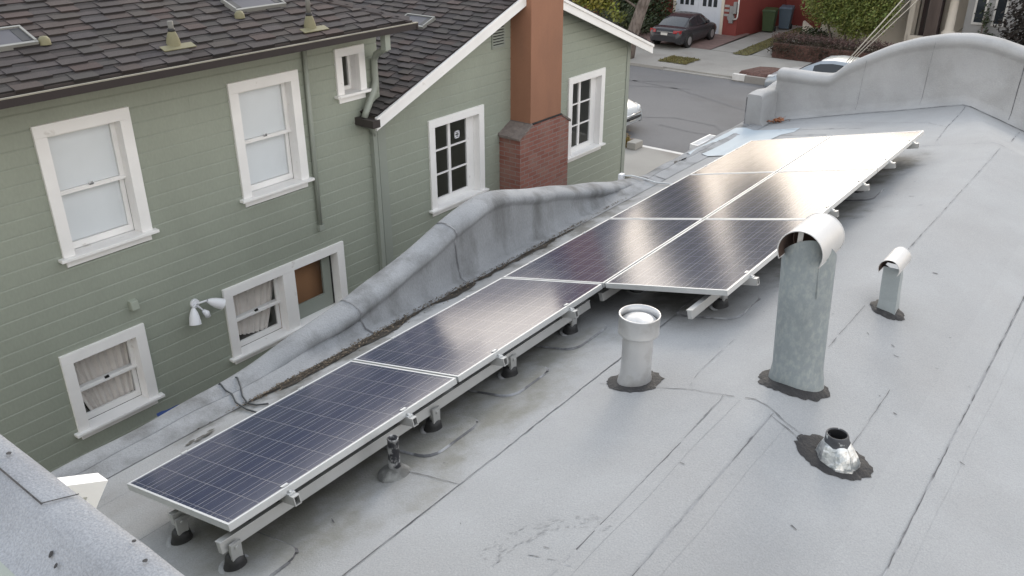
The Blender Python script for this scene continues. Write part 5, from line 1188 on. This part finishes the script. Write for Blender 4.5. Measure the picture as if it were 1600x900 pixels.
car((-10.72, 20.15, GZ - .005), R(-90), M['car_pale'], 'pale car, only its nose showing past the green house corner')

# utility pole and service wires
up_ = thing('utility_pole', (-2.93, 30.2, GZ), 'dark wooden pole in front of the cream porch', 'pole')
b = MB(); b.tube([(-2.93, 30.2, GZ), (-2.93, 30.2, 6.5)], [.20, .15], 14); b.build('pole_shaft', M['wood_pole'], up_)
b = MB(); b.box(-3.14, -3.06, 30.0, 30.08, -2.7, -2.1); b.build('pole_tag', M['meter'], up_)
ep = [(3.4, 30.0, 10.6), (4.2, 30.0, 10.3), (5.4, 30.0, 10.6)]
u2 = thing('utility_pole', (4.4, 30.2, GZ), 'tall wooden utility pole with a cross arm carrying the service wires', 'pole')
b = MB(); b.tube([(4.4, 30.2, GZ), (4.4, 30.2, 11.0)], [.20, .13], 14); b.build('pole_shaft', M['wood_pole'], u2)
b = MB(); b.box(3.3, 5.5, 30.0, 30.12, 10.2, 10.32); b.build('cross_arm', M['wood_pole'], u2)
for i, (e, a, lb) in enumerate(((ep[0], (.02, 11.62, .46), 'thick pale service wire running up from the notch of the arched parapet'), (ep[1], (.05, 11.62, .455), 'thin service wire just right of the thick one above the parapet notch'), (ep[2], (.07, 11.62, .44), 'thinnest service wire, rightmost of those at the parapet notch'))):
    A, E_ = Vector(a), Vector(e); sag = (.5, .5, .4)[i]; pts = []
    for k in range(25):
        q = k / 24; p = A.lerp(E_, q); p.z -= sag * 4 * q * (1 - q) * .25; pts.append(p)
    b = MB(); b.tube(pts, (.010, .007, .006)[i], 6); tag(b.build('service_wire', M['wire']), lb, 'wire', 'service wires')

# ------------------------------------------------------------------ sky and light
SUN_EL, SUN_AZ = R(27), R(-17)       # azimuth measured clockwise from +Y
wd = bpy.data.worlds.new('World'); sc.world = wd; wd.use_nodes = True
nt = wd.node_tree; N = nt.nodes; L = nt.links
bg = N['Background']; sky = N.new('ShaderNodeTexSky'); sky.sky_type = 'NISHITA'; sky.sun_disc = False
sky.sun_elevation = SUN_EL; sky.sun_rotation = SUN_AZ; sky.air_density = 1.0; sky.dust_density = 2.0; sky.ozone_density = 1.0
mixc = N.new('ShaderNodeMix'); mixc.data_type = 'RGBA'; mixc.inputs[0].default_value = .65
hs = N.new('ShaderNodeHueSaturation'); hs.inputs['Saturation'].default_value = .8
L.new(sky.outputs[0], hs.inputs['Color']); L.new(hs.outputs[0], mixc.inputs[6]); 
tcw = N.new('ShaderNodeTexCoord'); sxw = N.new('ShaderNodeSeparateXYZ'); L.new(tcw.outputs['Generated'], sxw.inputs[0])
crw = N.new('ShaderNodeValToRGB'); L.new(sxw.outputs['Z'], crw.inputs[0])
crw.color_ramp.elements[0].position = .02; crw.color_ramp.elements[0].color = (1.38, 1.10, .81, 1); crw.color_ramp.elements[1].position = .75; crw.color_ramp.elements[1].color = (.52, .57, .64, 1)
e_ = crw.color_ramp.elements.new(.28); e_.color = (1.0, .97, .93, 1)
vm = N.new('ShaderNodeVectorMath'); vm.operation = 'SCALE'; vm.inputs['Scale'].default_value = 10; L.new(crw.outputs[0], vm.inputs[0]); 
def dirf(v, pw, gain, colr):
    dn = N.new('ShaderNodeVectorMath'); dn.operation = 'DOT_PRODUCT'; dn.inputs[1].default_value = Vector(v).normalized(); L.new(tcw.outputs['Generated'], dn.inputs[0])
    cl = N.new('ShaderNodeMath'); cl.operation = 'MAXIMUM'; cl.inputs[1].default_value = 0; L.new(dn.outputs['Value'], cl.inputs[0])
    p_ = N.new('ShaderNodeMath'); p_.operation = 'POWER'; p_.inputs[1].default_value = pw; L.new(cl.outputs[0], p_.inputs[0])
    sc_ = N.new('ShaderNodeVectorMath'); sc_.operation = 'SCALE'; sc_.inputs[0].default_value = [c_ * gain for c_ in colr]; L.new(p_.outputs[0], sc_.inputs['Scale']); return sc_.outputs[0]
acc = vm.outputs[0]
for o_ in (dirf((.86, -.42, .22), 1.5, 6.0, (1.0, .99, .97)), dirf((-.70, .15, .62), 1.6, 5.0, (.90, .96, 1.03)), dirf((-.50, .86, .10), 5.0, 5.0, (1.0, .83, .63)), dirf((-.27, .955, .13), 45.0, 5.5, (1.0, .83, .62)), dirf((-.72, .68, .13), 14.0, 7.0, (1.0, .83, .63))):   # sky fill added right and upper left; warm glow ahead for panel reflections
    ad = N.new('ShaderNodeVectorMath'); ad.operation = 'ADD'; L.new(acc, ad.inputs[0]); L.new(o_, ad.inputs[1]); acc = ad.outputs[0]
L.new(acc, mixc.inputs[7])
L.new(mixc.outputs[2], bg.inputs['Color']); bg.inputs['Strength'].default_value = .1
sun = bpy.data.lights.new('sun', 'SUN'); sun.energy = .5; sun.angle = R(14); sun.color = (1, .90, .76)
so_ = bpy.data.objects.new('sun', sun); C.objects.link(so_)
d = Vector((math.sin(SUN_AZ) * math.cos(SUN_EL), math.cos(SUN_AZ) * math.cos(SUN_EL), math.sin(SUN_EL)))
so_.rotation_euler = d.to_track_quat('Z', 'Y').to_euler()

for o in bpy.data.objects:
    if '_local' in o: del o['_local']
sc.view_settings.view_transform = 'Standard'; sc.view_settings.look = 'None'; sc.view_settings.gamma = 1.0; sc.view_settings.exposure = .92
sc.render.engine = 'CYCLES'; sc.cycles.max_bounces = 6; sc.cycles.diffuse_bounces = 3; sc.cycles.glossy_bounces = 3; sc.cycles.transparent_max_bounces = 8
sc.cycles.use_denoising = True; sc.cycles.caustics_reflective = False; sc.cycles.caustics_refractive = False
